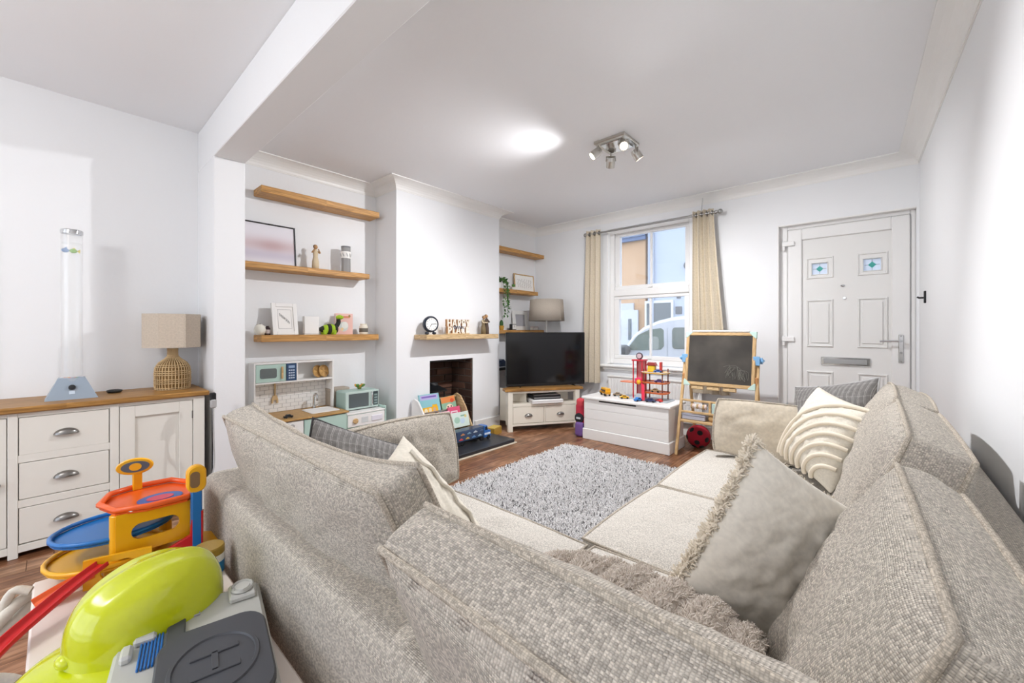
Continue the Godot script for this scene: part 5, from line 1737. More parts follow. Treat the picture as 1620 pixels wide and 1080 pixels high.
func build_fireplace_things() -> void:
	var h := thing("hearth_slab", "black slate hearth slab with a pale edging in front of the fireplace", "hearth", Vector3(-2.925, 0, -2.55))
	put("slab", rbox(0.61, 0.034, 0.86, 0.006), M.slate, h, Vector3(0, 0.028, 0))
	put("edging", rbox(0.64, 0.012, 0.90, 0.003), M.stone_pale, h, Vector3(0, 0.006, 0))
	var b := thing("book_rack", "white child's book rack with sloping sides standing in the fire opening", "book rack", Vector3(-3.08, 0.045, -2.47))
	for z in [-0.26, 0.245]:
		put("side_panel", extrude(poly([-0.15, 0, 0.14, 0, 0.15, 0.10, 0.09, 0.20, 0.04, 0.30, -0.04, 0.40, -0.10, 0.42, -0.14, 0.40]), 0.016, 0.004), M.paint_white if z > 0 else M.oak_pale, b, Vector3(0, 0, z))
	put("rail", tube([Vector3(-0.11, 0.385, -0.25), Vector3(-0.11, 0.385, 0.25)], 0.008, 10), M.pine, b)
	for k in 3:
		put("sling", surf(6, 6, func(u, v): return Vector3(0.13 - 0.08 * k - 0.05 * sin(PI * v) * 0.6, 0.02 + 0.10 * k + 0.07 * v, -0.24 + 0.48 * u)), M.paper, b)
	var bus := print_tex(72, 80, "8fc7cf", [["r", 0.05, 0.03, 0.9, 0.16, "b9b2dc"], ["r", 0.12, 0.07, 0.76, 0.05, "7d62b4"], ["r", 0.10, 0.42, 0.78, 0.36, "f0b51e"], ["r", 0.60, 0.36, 0.26, 0.12, "f0b51e"], ["c", 0.24, 0.52, 0.09, "f3e3c0"], ["c", 0.46, 0.50, 0.08, "e8d5b6"], ["c", 0.68, 0.50, 0.08, "cfa98a"], ["c", 0.26, 0.70, 0.10, "24262a"], ["c", 0.26, 0.70, 0.05, "e7e7e7"], ["c", 0.74, 0.68, 0.10, "24262a"], ["c", 0.74, 0.68, 0.05, "e7e7e7"], ["r", 0.0, 0.9, 1.0, 0.1, "d7d2e6"]])
	book("tall teal picture book with a yellow bus on its cover", 0.23, 0.30, bus, "8fc7cf", Vector3(-3.11, 0.20, -2.37), Vector3(-14, 90, 0))
	var fox := print_tex(48, 64, "8fb79a", [["r", 0.0, 0.0, 1.0, 0.3, "e08a4a"], ["c", 0.5, 0.55, 0.24, "f0d9bf"], ["c", 0.4, 0.5, 0.05, "33302c"], ["c", 0.62, 0.5, 0.05, "33302c"], ["c", 0.75, 0.22, 0.14, "d9542f"]])
	book("green and orange animal picture book behind the pink one", 0.18, 0.20, fox, "6f9a7c", Vector3(-3.12, 0.25, -2.60), Vector3(-16, 90, 3))
	var pk := print_tex(48, 48, "e0577c", [["r", 0.2, 0.3, 0.6, 0.3, "f7d9e2"], ["r", 0.3, 0.4, 0.4, 0.08, "c22d58"]])
	book("small hot-pink picture book in the rack", 0.15, 0.13, pk, "e0577c", Vector3(-3.07, 0.22, -2.61), Vector3(-14, 90, 0))
	var pp := print_tex(64, 48, "f0b6c6", [["r", 0.05, 0.2, 0.4, 0.5, "5d3f7c"], ["c", 0.7, 0.45, 0.2, "e5647f"], ["c", 0.3, 0.5, 0.1, "f4e8ee"], ["r", 0.1, 0.75, 0.6, 0.15, "d62f4f"], ["c", 0.9, 0.7, 0.12, "f3c14e"]])
	book("pink and purple picture book in the front row of the rack", 0.23, 0.17, pp, "f0b6c6", Vector3(-2.985, 0.17, -2.375), Vector3(-12, 90, 0))
	var gr := print_tex(56, 40, "dcebe0", [["c", 0.3, 0.5, 0.16, "a9cdb8"], ["c", 0.6, 0.6, 0.14, "c7dbe9"], ["r", 0.55, 0.2, 0.3, 0.12, "8db89d"], ["c", 0.8, 0.3, 0.07, "e7d58a"]])
	book("pale green picture book in the front row of the rack", 0.22, 0.14, gr, "dcebe0", Vector3(-2.975, 0.17, -2.60), Vector3(-12, 90, 0))
	# toy car transporter on the hearth
	var t := thing("toy_lorry", "toy lorry with a navy car-carrier trailer and blue cab on the hearth", "toy lorry", Vector3(-2.85, 0.045, -2.60), 90)
	put("trailer", rbox(0.35, 0.10, 0.10, 0.006), flat("2d3f58", 0.25), t, Vector3(-0.035, 0.085, 0))
	put("trailer_window", rbox(0.33, 0.085, 0.004, 0.002), flat("3d5270", 0.1), t, Vector3(-0.035, 0.085, 0.052))
	var cols := ["c9474a", "d9b14a", "5d8fc2", "9bb7c9", "c98a5a", "7aa0b8", "b9c4cc", "4a6a92"]
	for k in 8:
		put("carried_car", extrude(poly([-0.024, 0, -0.024, 0.008, -0.012, 0.010, -0.006, 0.017, 0.008, 0.017, 0.014, 0.009, 0.024, 0.007, 0.024, 0]), 0.004, 0.001), plastic(cols[k]), t, Vector3(-0.155 + 0.078 * (k % 4) + 0.02 * (k / 4), 0.056 + 0.042 * (k / 4), 0.053))
	put("chassis", rbox(0.44, 0.016, 0.07, 0.004), M.black_matt, t, Vector3(0.02, 0.026, 0))
	put("cab", extrude(poly([0, 0.02, 0, 0.135, 0.045, 0.135, 0.058, 0.09, 0.092, 0.082, 0.098, 0.02]), 0.09, 0.006), plastic("2f6cb8"), t, Vector3(0.145, 0, -0.045))
	put("cab_window", extrude(poly([0.012, 0.092, 0.012, 0.125, 0.04, 0.125, 0.05, 0.092]), 0.092, 0.0), flat("1f2a35", 0.1), t, Vector3(0.145, 0, -0.046))
	put("cab_stripe", rbox(0.08, 0.02, 0.093, 0.002), flat("dfe8f2", 0.3), t, Vector3(0.19, 0.055, 0))
	for x in [-0.17, -0.13, 0.11, 0.205]:
		for z in [-0.048, 0.032]:
			put("wheel", cyl(0.022, 0.016, 16, 0.003), M.black_matt, t, Vector3(x, 0.022, z), Vector3(90, 0, 0))
	var y := thing("gold_tin", "small open gold box on the floor beside the chimney breast", "box", Vector3(-3.02, 0.0, -3.10), 15)
	put("box", rbox(0.10, 0.075, 0.16, 0.003), flat("b8923c", 0.35), y, Vector3(0, 0.0375, 0))
	put("lining", rbox(0.09, 0.002, 0.15, 0.0), flat("e0c060", 0.5), y, Vector3(0, 0.0765, 0))
	var g := thing("black_lantern", "black metal lantern standing inside the dark fire opening", "lantern", Vector3(-3.42, 0.0, -2.60))
	put("base", rbox(0.20, 0.05, 0.20, 0.006), M.black, g, Vector3(0, 0.025, 0))
	for x in [-0.085, 0.085]:
		for z in [-0.085, 0.085]:
			put("post", rbox(0.012, 0.42, 0.012, 0.002), M.black, g, Vector3(x, 0.26, z))
	put("roof", lathe([Vector2(0.15, 0.47), Vector2(0.15, 0.485), Vector2(0.06, 0.53), Vector2(0.05, 0.56), Vector2(0.0, 0.56)], 4), M.black, g, Vector3.ZERO, Vector3(0, 45, 0))
	put("candle", cyl(0.035, 0.2, 18, 0.004), M.paper, g, Vector3(0, 0.05, 0))

# ---------------------------------------------------------------- television corner
func build_tv_corner() -> void:
	var u := thing("tv_stand", "cream corner television stand with oak top and two drawers", "tv stand", Vector3(-2.716, 0, -3.589), 57.6)
	var top := poly([-0.455, 0.012, 0.455, 0.012, 0.455, -0.10, 0.20, -0.36, -0.20, -0.36, -0.455, -0.10])
	put("top", extrude(top, 0.028, 0.004), M.oak_top, u, Vector3(0, 0.463, 0), Vector3(90, 0, 0))
	var inner := poly([-0.42, -0.02, 0.42, -0.02, 0.42, -0.10, 0.18, -0.34, -0.18, -0.34, -0.42, -0.10])
	put("shelf_board", extrude(inner, 0.018, 0.001), M.paint_cream, u, Vector3(0, 0.297, 0), Vector3(90, 0, 0))
	put("bottom_board", extrude(inner, 0.018, 0.001), M.paint_cream, u, Vector3(0, 0.084, 0), Vector3(90, 0, 0))
	for s in [-1, 1]:
		put("leg", rbox(0.055, 0.437, 0.055, 0.004), M.paint_cream, u, Vector3(s * 0.392, 0.2185, -0.0275))
		bx("back_panel", s * 0.42, s * 0.415, 0.07, 0.435, -0.10, -0.02, M.paint_cream, u, 0.0)
	put("back_panel", rbox(0.36, 0.37, 0.008, 0.0), M.paint_cream, u, Vector3(0, 0.25, -0.342))
	for s in [-1, 1]:
		put("back_panel", rbox(0.34, 0.37, 0.008, 0.0), M.paint_cream, u, Vector3(s * 0.30, 0.25, -0.22), Vector3(0, s * 45, 0))
	bx("front_rail", -0.365, 0.365, 0.412, 0.436, -0.03, -0.006, M.paint_cream, u, 0.002)
	bx("front_rail", -0.365, 0.365, 0.268, 0.296, -0.03, -0.004, M.paint_cream, u, 0.002)
	bx("front_rail", -0.365, 0.365, 0.06, 0.084, -0.03, -0.004, M.paint_cream, u, 0.002)
	bx("front_divider", -0.008, 0.008, 0.084, 0.268, -0.03, -0.004, M.paint_cream, u, 0.001)
	for s in [-1, 1]:
		var d := bx("drawer", s * 0.011, s * 0.362, 0.088, 0.264, -0.025, -0.003, M.paint_cream, u, 0.003)
		put("cup_handle", cup_handle(), M.pewter, d, Vector3(0, 0.0, 0.010), Vector3(0, -90, 0))
	var bp := thing("media_player", "flat black media player on the shelf of the television stand", "media player", Vector3(-2.78, 0.340, -3.66), 57.6)
	put("case", rbox(0.32, 0.045, 0.20, 0.004), M.black, bp, Vector3(0, 0.0225, 0))
	put("silver_lid", rbox(0.30, 0.006, 0.19, 0.002), M.brushed, bp, Vector3(0, 0.048, 0))
	put("front_lip", rbox(0.30, 0.006, 0.004, 0.0), M.grey, bp, Vector3(0, 0.018, 0.101))
	var gc := thing("games_console", "slim white games console under the black media player", "games console", Vector3(-2.765, 0.297, -3.65), 57.6)
	put("case", rbox(0.36, 0.043, 0.22, 0.006), M.white, gc, Vector3(0, 0.0215, 0))
	put("seam", rbox(0.361, 0.004, 0.221, 0.0), M.grey, gc, Vector3(0, 0.024, 0))
	var t := thing("television", "large black flat screen television on the corner stand", "television", Vector3(-2.81, 0.463, -3.70), 57.6)
	put("housing", rbox(0.955, 0.605, 0.03, 0.006), M.black, t, Vector3(0.03, 0.31, -0.016))
	put("screen", rbox(0.935, 0.570, 0.004, 0.001), M.screen, t, Vector3(0.03, 0.320, 0.0005))
	put("rear_box", rbox(0.5, 0.3, 0.04, 0.01), M.black_matt, t, Vector3(0.03, 0.25, -0.045))
	for s in [-1, 1]:
		put("stand_foot", tube([Vector3(0.03 + s * 0.3, 0.012, -0.016), Vector3(0.03 + s * 0.33, 0.005, 0.05)], 0.006, 8), M.black, t)
		put("stand_foot", tube([Vector3(0.03 + s * 0.3, 0.012, -0.016), Vector3(0.03 + s * 0.32, 0.005, -0.09)], 0.006, 8), M.black, t)
	var l := thing("floor_lamp", "tall lamp with a wide grey-beige drum shade in the corner behind the television", "lamp", Vector3(-3.06, 0, -4.08))
	put("base", lathe([Vector2(0, 0), Vector2(0.12, 0), Vector2(0.12, 0.012), Vector2(0.02, 0.024), Vector2(0, 0.024)], 32), M.white, l)
	put("pole", tube([Vector3(0, 0.02, 0), Vector3(0, 1.32, 0)], 0.011, 12), M.white, l)
	put("lamp_shade", lathe([Vector2(0.222, 1.213), Vector2(0.205, 1.478), Vector2(0.202, 1.478), Vector2(0.219, 1.213), Vector2(0.222, 1.213)], 48, false), M.shade, l)
	put("shade_spider", tube([Vector3(-0.21, 1.30, 0), Vector3(0.21, 1.30, 0)], 0.002, 5), M.brushed, l)

# ---------------------------------------------------------------- toy chest, radiator, easel
func build_chest_and_easel() -> void:
	var r := thing("radiator", "white ribbed panel radiator under the window behind the toy chest", "radiator", Vector3(-1.83, 0.14, -4.345))
	put("panel", rbox(1.05, 0.42, 0.02, 0.004), M.gloss_white, r, Vector3(0, 0.21, 0))
	for k in 30:
		put("rib", rbox(0.018, 0.37, 0.012, 0.005), M.gloss_white, r, Vector3(-0.50 + k * 0.0345, 0.21, 0.014))
	put("top_grille", rbox(1.06, 0.02, 0.05, 0.004), M.gloss_white, r, Vector3(0, 0.425, 0.0))
	put("valve", cyl(0.02, 0.06, 14, 0.005), M.white, r, Vector3(0.55, 0.0, 0.01))
	put("pipe", tube([Vector3(0.55, 0.0, 0.01), Vector3(0.55, -0.14, 0.01)], 0.008, 8), M.white, r)
	put("bracket", rbox(0.04, 0.3, 0.03, 0.003), M.gloss_white, r, Vector3(-0.3, 0.2, -0.024))
	put("bracket", rbox(0.04, 0.3, 0.03, 0.003), M.gloss_white, r, Vector3(0.3, 0.2, -0.024))
	var c := thing("toy_chest", "long white wooden toy chest with a slot handle in front of the radiator", "toy chest", Vector3(-1.785, 0, -3.77))
	for k in 3:
		bx("front_board", -0.43, 0.43, 0.11 + k * 0.098, 0.207 + k * 0.098, 0.168, 0.186, M.paint_white, c, 0.0025)
	bx("side_board", 0.412, 0.43, 0.10, 0.405, -0.186, 0.168, M.paint_white, c, 0.002)
	bx("side_board", -0.43, -0.412, 0.10, 0.405, -0.186, 0.168, M.paint_white, c, 0.002)
	bx("back_board", -0.412, 0.412, 0.10, 0.405, -0.186, -0.168, M.paint_white, c, 0.002)
	bx("plinth", -0.442, 0.442, 0.0, 0.108, -0.19, 0.197, M.paint_white, c, 0.006)
	bx("handle_slot", -0.26, 0.13, 0.388, 0.403, 0.160, 0.1875, M.dark, c, 0.002)
	put("lid", rbox(0.90, 0.026, 0.405, 0.006), M.paint_white, c, Vector3(0, 0.418, 0))
	toy_tower()
	var b := thing("school_bus", "yellow toy school bus on the left end of the toy chest", "toy bus", Vector3(-2.07, 0.431, -3.76), -38)
	put("body", rbox(0.13, 0.05, 0.058, 0.008), plastic("f0a81c"), b, Vector3(0.012, 0.045, 0))
	put("bonnet", rbox(0.035, 0.03, 0.054, 0.007), plastic("f0a81c"), b, Vector3(-0.065, 0.034, 0))
	put("roof", rbox(0.126, 0.012, 0.052, 0.005), plastic("f4b93a"), b, Vector3(0.012, 0.073, 0))
	for k in 4:
		for s in [-1, 1]:
			put("window", rbox(0.022, 0.018, 0.002, 0.001), flat("3a3f44", 0.15), b, Vector3(-0.03 + k * 0.028, 0.054, s * 0.0292))
	put("windscreen", rbox(0.002, 0.02, 0.046, 0.0), flat("3a3f44", 0.15), b, Vector3(-0.0535, 0.056, 0))
	put("stripe", rbox(0.131, 0.003, 0.059, 0.0), M.black, b, Vector3(0.012, 0.037, 0))
	put("bumper", rbox(0.008, 0.01, 0.056, 0.002), M.black, b, Vector3(-0.084, 0.022, 0))
	for x in [-0.045, 0.05]:
		for z in [-0.03, 0.018]:
			put("wheel", cyl(0.014, 0.012, 14, 0.002), M.black_matt, b, Vector3(x, 0.014, z), Vector3(90, 0, 0))
	var grp := "little cars on the toy chest"
	toy_car("tan toy jeep beside the red tower on the toy chest", Vector3(-1.95, 0.431, -3.80), 20, "9a8468", 1.3, grp)
	toy_car("yellow toy digger in front of the red tower on the toy chest", Vector3(-1.83, 0.431, -3.70), 35, "e8b01c", 1.2, grp)
	toy_car("dark blue toy car at the foot of the car park on the toy chest", Vector3(-1.56, 0.431, -3.68), 10, "2b3560", 1.3, grp)
	toy_car("bright blue toy car in the middle of the toy chest", Vector3(-1.67, 0.431, -3.66), 70, "2f7fd0", 1.2, grp)
	toy_car("red toy car on the right of the car park", Vector3(-1.50, 0.431, -3.74), -30, "cf3a34", 1.0, grp)
	var cs := thing("coaster", "small round dark coaster on the right end of the toy chest lid", "coaster", Vector3(-1.45, 0.431, -3.87))
	put("disc", cyl(0.022, 0.004, 20, 0.001), flat("8d8d90"), cs)
	put("rim", tube(ring_points(0.02, 20), 0.002, 5, true), flat("6d6d70"), cs, Vector3(0, -0.005, 0))
	# little rucksack at the end of the chest
	var bp := thing("childs_backpack", "small red and blue child's backpack squeezed beside the toy chest", "backpack", Vector3(-2.30, 0, -3.67))
	put("lower_pocket", soft_box(0.10, 0.15, 0.10, 0.03), flat("7a5a9c", 0.8), bp, Vector3(0.012, 0.075, 0.03))
	put("body", soft_box(0.11, 0.34, 0.12, 0.035), flat("c8344a", 0.8), bp, Vector3(0.005, 0.17, -0.01))
	put("badge", lathe([Vector2(0, 0), Vector2(0.052, 0), Vector2(0.05, 0.012), Vector2(0, 0.02)], 24), flat("23242a"), bp, Vector3(0.005, 0.19, 0.045), Vector3(90, 0, 0))
	put("badge_print", rbox(0.05, 0.02, 0.004, 0.002), flat("cfd6d8"), bp, Vector3(0.005, 0.19, 0.065))
	put("top_flap", soft_box(0.09, 0.09, 0.10, 0.03), flat("d94b55", 0.8), bp, Vector3(0.005, 0.345, 0.0))
	put("blue_trim", soft_box(0.05, 0.10, 0.05, 0.02), flat("3558a8", 0.8), bp, Vector3(0.04, 0.07, 0.045))
	easel()

func toy_tower() -> void:
	var o := thing("car_park_tower", "red toy car-park tower with orange and yellow decks on the toy chest", "toy garage", Vector3(-1.72, 0.431, -3.83))
	var red := plastic("c9303f")
	var org := plastic("e2743a")
	put("base_plate", extrude(round_rect(0.50, 0.22, 0.03), 0.008, 0.002), flat("b8c4cc", 0.4), o, Vector3(0.05, 0.008, 0), Vector3(90, 0, 0))
	for x in [-0.055, 0.035]:
		for z in [-0.04, 0.05]:
			put("lift_post", tube([Vector3(x, 0, z), Vector3(x, 0.37, z)], 0.007, 8), red, o)
	put("lift_back", rbox(0.09, 0.36, 0.006, 0.002), flat("d98a8f", 0.4), o, Vector3(-0.01, 0.19, -0.042))
	put("lift_top", rbox(0.12, 0.014, 0.11, 0.004), red, o, Vector3(-0.01, 0.375, 0.005))
	put("lift_car", rbox(0.07, 0.06, 0.07, 0.008), plastic("e83a6a"), o, Vector3(-0.01, 0.17, 0.01))
	put("lift_sun", ball(0.024, 0.024, 0.012, 16, 10), plastic("f2b52a"), o, Vector3(0.0, 0.165, 0.05))
	put("sign_disc", cyl(0.034, 0.016, 24, 0.003), flat("47323c", 0.3), o, Vector3(-0.01, 0.415, 0.0), Vector3(90, 0, 0))
	put("sign_face", cyl(0.025, 0.018, 24, 0.002), flat("c9b8bd", 0.3), o, Vector3(-0.01, 0.415, 0.0), Vector3(90, 0, 0))
	for k in 3:
		var y := 0.075 + k * 0.095
		put("deck", extrude(round_rect(0.24, 0.17, 0.05), 0.008, 0.002), org if k < 2 else plastic("f2c23c"), o, Vector3(0.15, y, 0.0), Vector3(90, 0, 0))
		put("deck_edge", tube(rr_points(0.24, 0.17, 0.05, y), 0.004, 6, true), plastic("f4e6d6") if k == 2 else org, o, Vector3(0.15, 0, 0))
	put("side_deck", extrude(round_rect(0.16, 0.14, 0.04), 0.008, 0.002), org, o, Vector3(-0.12, 0.16, 0.0), Vector3(90, 0, 0))
	for p in [Vector2(0.06, 0.07), Vector2(0.24, 0.07), Vector2(0.24, -0.07), Vector2(0.06, -0.07)]:
		put("deck_post", tube([Vector3(p.x, 0, p.y), Vector3(p.x, 0.30, p.y)], 0.006, 8), plastic("7b4a3a"), o)
	put("booth", rbox(0.07, 0.06, 0.05, 0.006), plastic("e5c437"), o, Vector3(0.12, 0.30, 0.02))
	put("booth_roof", extrude(poly([-0.045, 0, 0.045, 0, 0.03, 0.03, -0.03, 0.03]), 0.06, 0.003), plastic("9c3b35"), o, Vector3(0.12, 0.33, -0.01))
	put("slide", surf(10, 2, func(u, v): return Vector3(0.04 + 0.05 * u + 0.03 * (v - 0.5), 0.16 - 0.15 * u * u, 0.05 + 0.10 * u)), plastic("d92f4a"), o)
	put("ramp", surf(8, 2, func(u, v): return Vector3(0.03 + 0.08 * (v - 0.5), 0.055 - 0.05 * u, 0.06 + 0.08 * u)), flat("a9b2ba", 0.4), o)
	put("antenna_panel", rbox(0.012, 0.09, 0.05, 0.003), plastic("d9362f"), o, Vector3(0.20, 0.32, 0.0))
	toy_car("purple toy car parked on the middle deck of the car park", Vector3(-1.52, 0.431 + 0.171, -3.79), 15, "5a3d78", 1.2, "little cars on the toy chest")
	toy_car("pale toy van parked on the lower deck of the car park", Vector3(-1.56, 0.431 + 0.078, -3.80), 5, "c9b37a", 1.2, "little cars on the toy chest")
	toy_car("blue-white toy car parked on the top deck of the car park", Vector3(-1.53, 0.431 + 0.266, -3.78), 30, "4a6fc0", 1.1, "little cars on the toy chest")

func rr_points(w: float, h: float, r: float, y: float) -> Array:
	var out := []
	for p in round_rect(w, h, r, 4):
		out.append(Vector3(p.x, y + 0.004, p.y))
	return out

func easel() -> void:
	var mint := flat("c2ddd3", 0.5)
	var blue := plastic("7fb4e0")
	var o := thing("childs_easel", "pine child's easel with a chalkboard and mint corners by the window", "easel", Vector3(-1.015, 0, -3.87))
	# legs lean to a hinge at y 0.86
	for s in [-1, 1]:
		put("front_leg", bar(Vector3(s * 0.30, 0, 0.22), Vector3(s * 0.292, 0.88, -0.01), 0.024, 0.018), M.pine, o)
		put("rear_leg", bar(Vector3(s * 0.275, 0, -0.24), Vector3(s * 0.272, 0.80, -0.02), 0.024, 0.018), M.pine, o)
		put("hinge_block", rbox(0.034, 0.10, 0.05, 0.006), flat("c08a55", 0.6), o, Vector3(s * 0.285, 0.66, 0.035))
		var kb := put("tilt_knob", cyl(0.026, 0.03, 18, 0.004), blue, o, Vector3(s * 0.295, 0.845, 0.0), Vector3(0, 0, -90 * s))
		put("knob_wing", rbox(0.02, 0.018, 0.07, 0.005), blue, kb, Vector3(0, 0.03, 0))
		put("knob_plate", rbox(0.05, 0.075, 0.012, 0.004), blue, o, Vector3(s * 0.285, 0.845, 0.034))
	# board, tilted back a little
	var b := Node3D.new()
	b.name = "board"
	o.add_child(b)
	b.position = Vector3(0, 0.845, 0.03)
	b.rotation_degrees = Vector3(-9, 0, 0)
	put("chalk_surface", rbox(0.51, 0.42, 0.012, 0.001), mat(hexc("55504b"), 0.75, {"tex": chalk_tex(), "uvs": Vector3(1, 1, 1), "off": Vector3(0.5, 0.5, 0)}), b)
	put("frame_rail", rbox(0.56, 0.028, 0.022, 0.004), M.pine, b, Vector3(0, 0.222, 0))
	put("frame_rail", rbox(0.56, 0.03, 0.022, 0.004), M.pine, b, Vector3(0, -0.222, 0))
	for s in [-1, 1]:
		put("frame_stile", rbox(0.026, 0.42, 0.022, 0.004), M.pine, b, Vector3(s * 0.266, 0, 0))
		for t in [-1, 1]:
			put("corner_piece", extrude(poly([0, 0, 0.055, 0, 0.055, -0.012, 0.012, -0.055, 0, -0.055]) if s * t < 0 else poly([0, 0, -0.055, 0, -0.055, -0.012, -0.012, -0.055, 0, -0.055]), 0.026, 0.003), mint, b, Vector3(s * 0.284, t * 0.242, -0.013), Vector3(0, 0, 0 if t > 0 else 180))
	put("paper_clip_bar", rbox(0.46, 0.016, 0.03, 0.005), M.white, b, Vector3(0, 0.247, 0.0))
	for k in 3:
		put("tray_block", rbox(0.10, 0.035, 0.03, 0.004), M.oak_pale, b, Vector3(-0.17 + k * 0.13, -0.255, -0.015))
	var sc := RandomNumberGenerator.new()
	sc.seed = 4
	for k in 6:
		var pts := []
		for i in 7:
			pts.append(Vector3(0.06 + 0.03 * k * 0.8 + sc.randf_range(-0.03, 0.05), -0.12 + sc.randf_range(-0.06, 0.08), 0.0068))
		put("chalk_scribble", tube(smooth_path(pts, 4), 0.0011, 4), flat("8a8a80", 1.0), b)
	# tray with abacus and a mint drawer
	put("tray_rail", rbox(0.58, 0.018, 0.02, 0.003), M.pine, o, Vector3(0, 0.475, 0.10))
	put("tray_rail", rbox(0.58, 0.018, 0.02, 0.003), M.pine, o, Vector3(0, 0.375, 0.12))
	put("tray_post", rbox(0.02, 0.10, 0.02, 0.003), M.pine, o, Vector3(-0.05, 0.425, 0.11))
	put("abacus_wire", tube([Vector3(-0.28, 0.43, 0.11), Vector3(-0.05, 0.43, 0.11)], 0.003, 6), M.brushed, o)
	for k in 8:
		put("abacus_bead", lathe([Vector2(0.003, -0.008), Vector2(0.02, -0.007), Vector2(0.023, 0), Vector2(0.02, 0.007), Vector2(0.003, 0.008)], 16, false), [M.oak_pale, flat("efd9cf"), flat("e6e3dc")][k % 3], o, Vector3(-0.20 + k * 0.0165, 0.43, 0.11), Vector3(0, 0, 90))
	var dw := put("drawer", rbox(0.20, 0.085, 0.16, 0.003), mint, o, Vector3(0.07, 0.425, 0.045))
	put("drawer_knob", rbox(0.014, 0.034, 0.012, 0.004), M.pine, dw, Vector3(-0.01, 0, 0.085))
	put("drawer", rbox(0.18, 0.085, 0.16, 0.003), M.oak_pale, o, Vector3(0.27 - 0.01, 0.425, 0.045))
	put("shelf", rbox(0.58, 0.022, 0.20, 0.004), M.pine, o, Vector3(0, 0.295, 0.05))
	var tr_ := thing("grey_tray", "shallow grey plastic tray on the lower shelf of the easel", "tray", Vector3(-1.20, 0.306, -3.80))
	put("tray", rbox(0.20, 0.045, 0.12, 0.008), flat("b9bac6", 0.4), tr_, Vector3(0, 0.0225, 0))
	put("rim", rbox(0.208, 0.008, 0.128, 0.003), flat("a9aab8", 0.4), tr_, Vector3(0, 0.044, 0))
	var pc := thing("pencil_case", "tan zipped pencil case on the lower shelf of the easel", "pencil case", Vector3(-0.98, 0.306, -3.80))
	put("pouch", soft_box(0.21, 0.065, 0.10, 0.03), flat("c9a571", 0.8), pc, Vector3(0, 0.033, 0))
	put("zip", tube(smooth_path([Vector3(-0.095, 0.045, 0.046), Vector3(-0.05, 0.06, 0.038), Vector3(0.05, 0.06, 0.038), Vector3(0.095, 0.045, 0.046)], 4), 0.003, 5), flat("6d5338"), pc)
	var lb := thing("ladybird_ball", "red soft ladybird ball with black spots on the floor under the easel", "soft toy", Vector3(-1.24, 0, -4.02))
	put("body", ball(0.105, 0.105, 0.105, 28, 20), flat("a8142c", 0.85), lb, Vector3(0, 0.105, 0))
	for a in [[25, 30], [-30, 40], [10, -20], [-55, -5], [60, -5], [-20, -55], [40, -50]]:
		var d := Vector3(sin(deg_to_rad(a[0])) * cos(deg_to_rad(a[1])), sin(deg_to_rad(a[1])), cos(deg_to_rad(a[0])) * cos(deg_to_rad(a[1])))
		var sp := put("spot", lathe([Vector2(0, 0.006), Vector2(0.014, 0.0045), Vector2(0.024, 0.0)], 18, false), flat("1d1a1c", 0.9), lb, Vector3(0, 0.105, 0) + d * 0.1035)
		sp.basis = Basis(Quaternion(Vector3.UP, d))

func chalk_tex() -> ImageTexture:
	var n := noise(31, 0.03, 4)
	return tex(128, 128, func(x, y):
		var v: float = 0.80 + 0.22 * n.get_noise_2d(x, y)
		return Color(v, v, v * 0.98))

func bar(a: Vector3, b: Vector3, w: float, d: float) -> ArrayMesh:
	var m := rbox(w, (b - a).length(), d, 0.003)
	var basis := Basis(Quaternion(Vector3.UP, (b - a).normalized()))
	return join([[m, Transform3D(basis, (a + b) / 2)]])

# ---------------------------------------------------------------- toys on the low table behind the sofa
func build_front_table() -> void:
	var t := thing("low_toy_table", "low pale table behind the sofa, loaded with plastic toys", "table", Vector3(-1.16, 0, -0.135))
	put("top", rbox(0.92, 0.022, 0.345, 0.004), flat("f0e4da", 0.4), t, Vector3(0, 0.439, 0))
	put("apron", rbox(0.86, 0.06, 0.29, 0.004), flat("f0e4da", 0.4), t, Vector3(0, 0.398, 0))
	for x in [-0.42, 0.42]:
		for z in [-0.14, 0.14]:
			put("leg", rbox(0.04, 0.37, 0.04, 0.004), flat("f0e4da", 0.4), t, Vector3(x, 0.185, z))
	toy_garage()
	helmet()
	helipad_case()
	var c := thing("cocoa_tin", "small tin with gold, white and blue bands behind the yellow helmet", "tin", Vector3(-1.335, 0.45, -0.275))
	put("side", lathe([Vector2(0, 0), Vector2(0.034, 0), Vector2(0.035, 0.002), Vector2(0.035, 0.032)], 28), plastic("2f86c0"), c)
	put("white_band", lathe([Vector2(0.035, 0.032), Vector2(0.0352, 0.033), Vector2(0.0352, 0.050), Vector2(0.035, 0.051)], 28), M.paper, c)
	put("gold_band", lathe([Vector2(0.035, 0.051), Vector2(0.0355, 0.052), Vector2(0.0355, 0.068), Vector2(0.033, 0.072), Vector2(0, 0.072)], 28), flat("a8872f", 0.3), c)
	var rp := thing("rope_knot", "thick white knotted rope hanging at the end of the low table", "rope", Vector3(-1.60, 0.30, 0.09))
	var pts := []
	for k in 40:
		var a := TAU * k / 40.0
		pts.append(Vector3(0.022 * sin(3 * a), 0.11 * sin(a) + 0.02 * cos(3 * a), 0.05 * cos(2 * a) ))
	put("knot", tube(pts, 0.014, 8, true), M.cream, rp)
	put("tail", tube(smooth_path([Vector3(0, -0.08, 0), Vector3(0.02, -0.16, 0.02), Vector3(0.0, -0.28, 0.03)], 6), 0.013, 8), M.cream, rp)
	put("hanger", tube(smooth_path([Vector3(0, 0.10, 0), Vector3(0.0, 0.15, -0.02), Vector3(0.01, 0.143, -0.05)], 5), 0.010, 8), M.cream, rp)

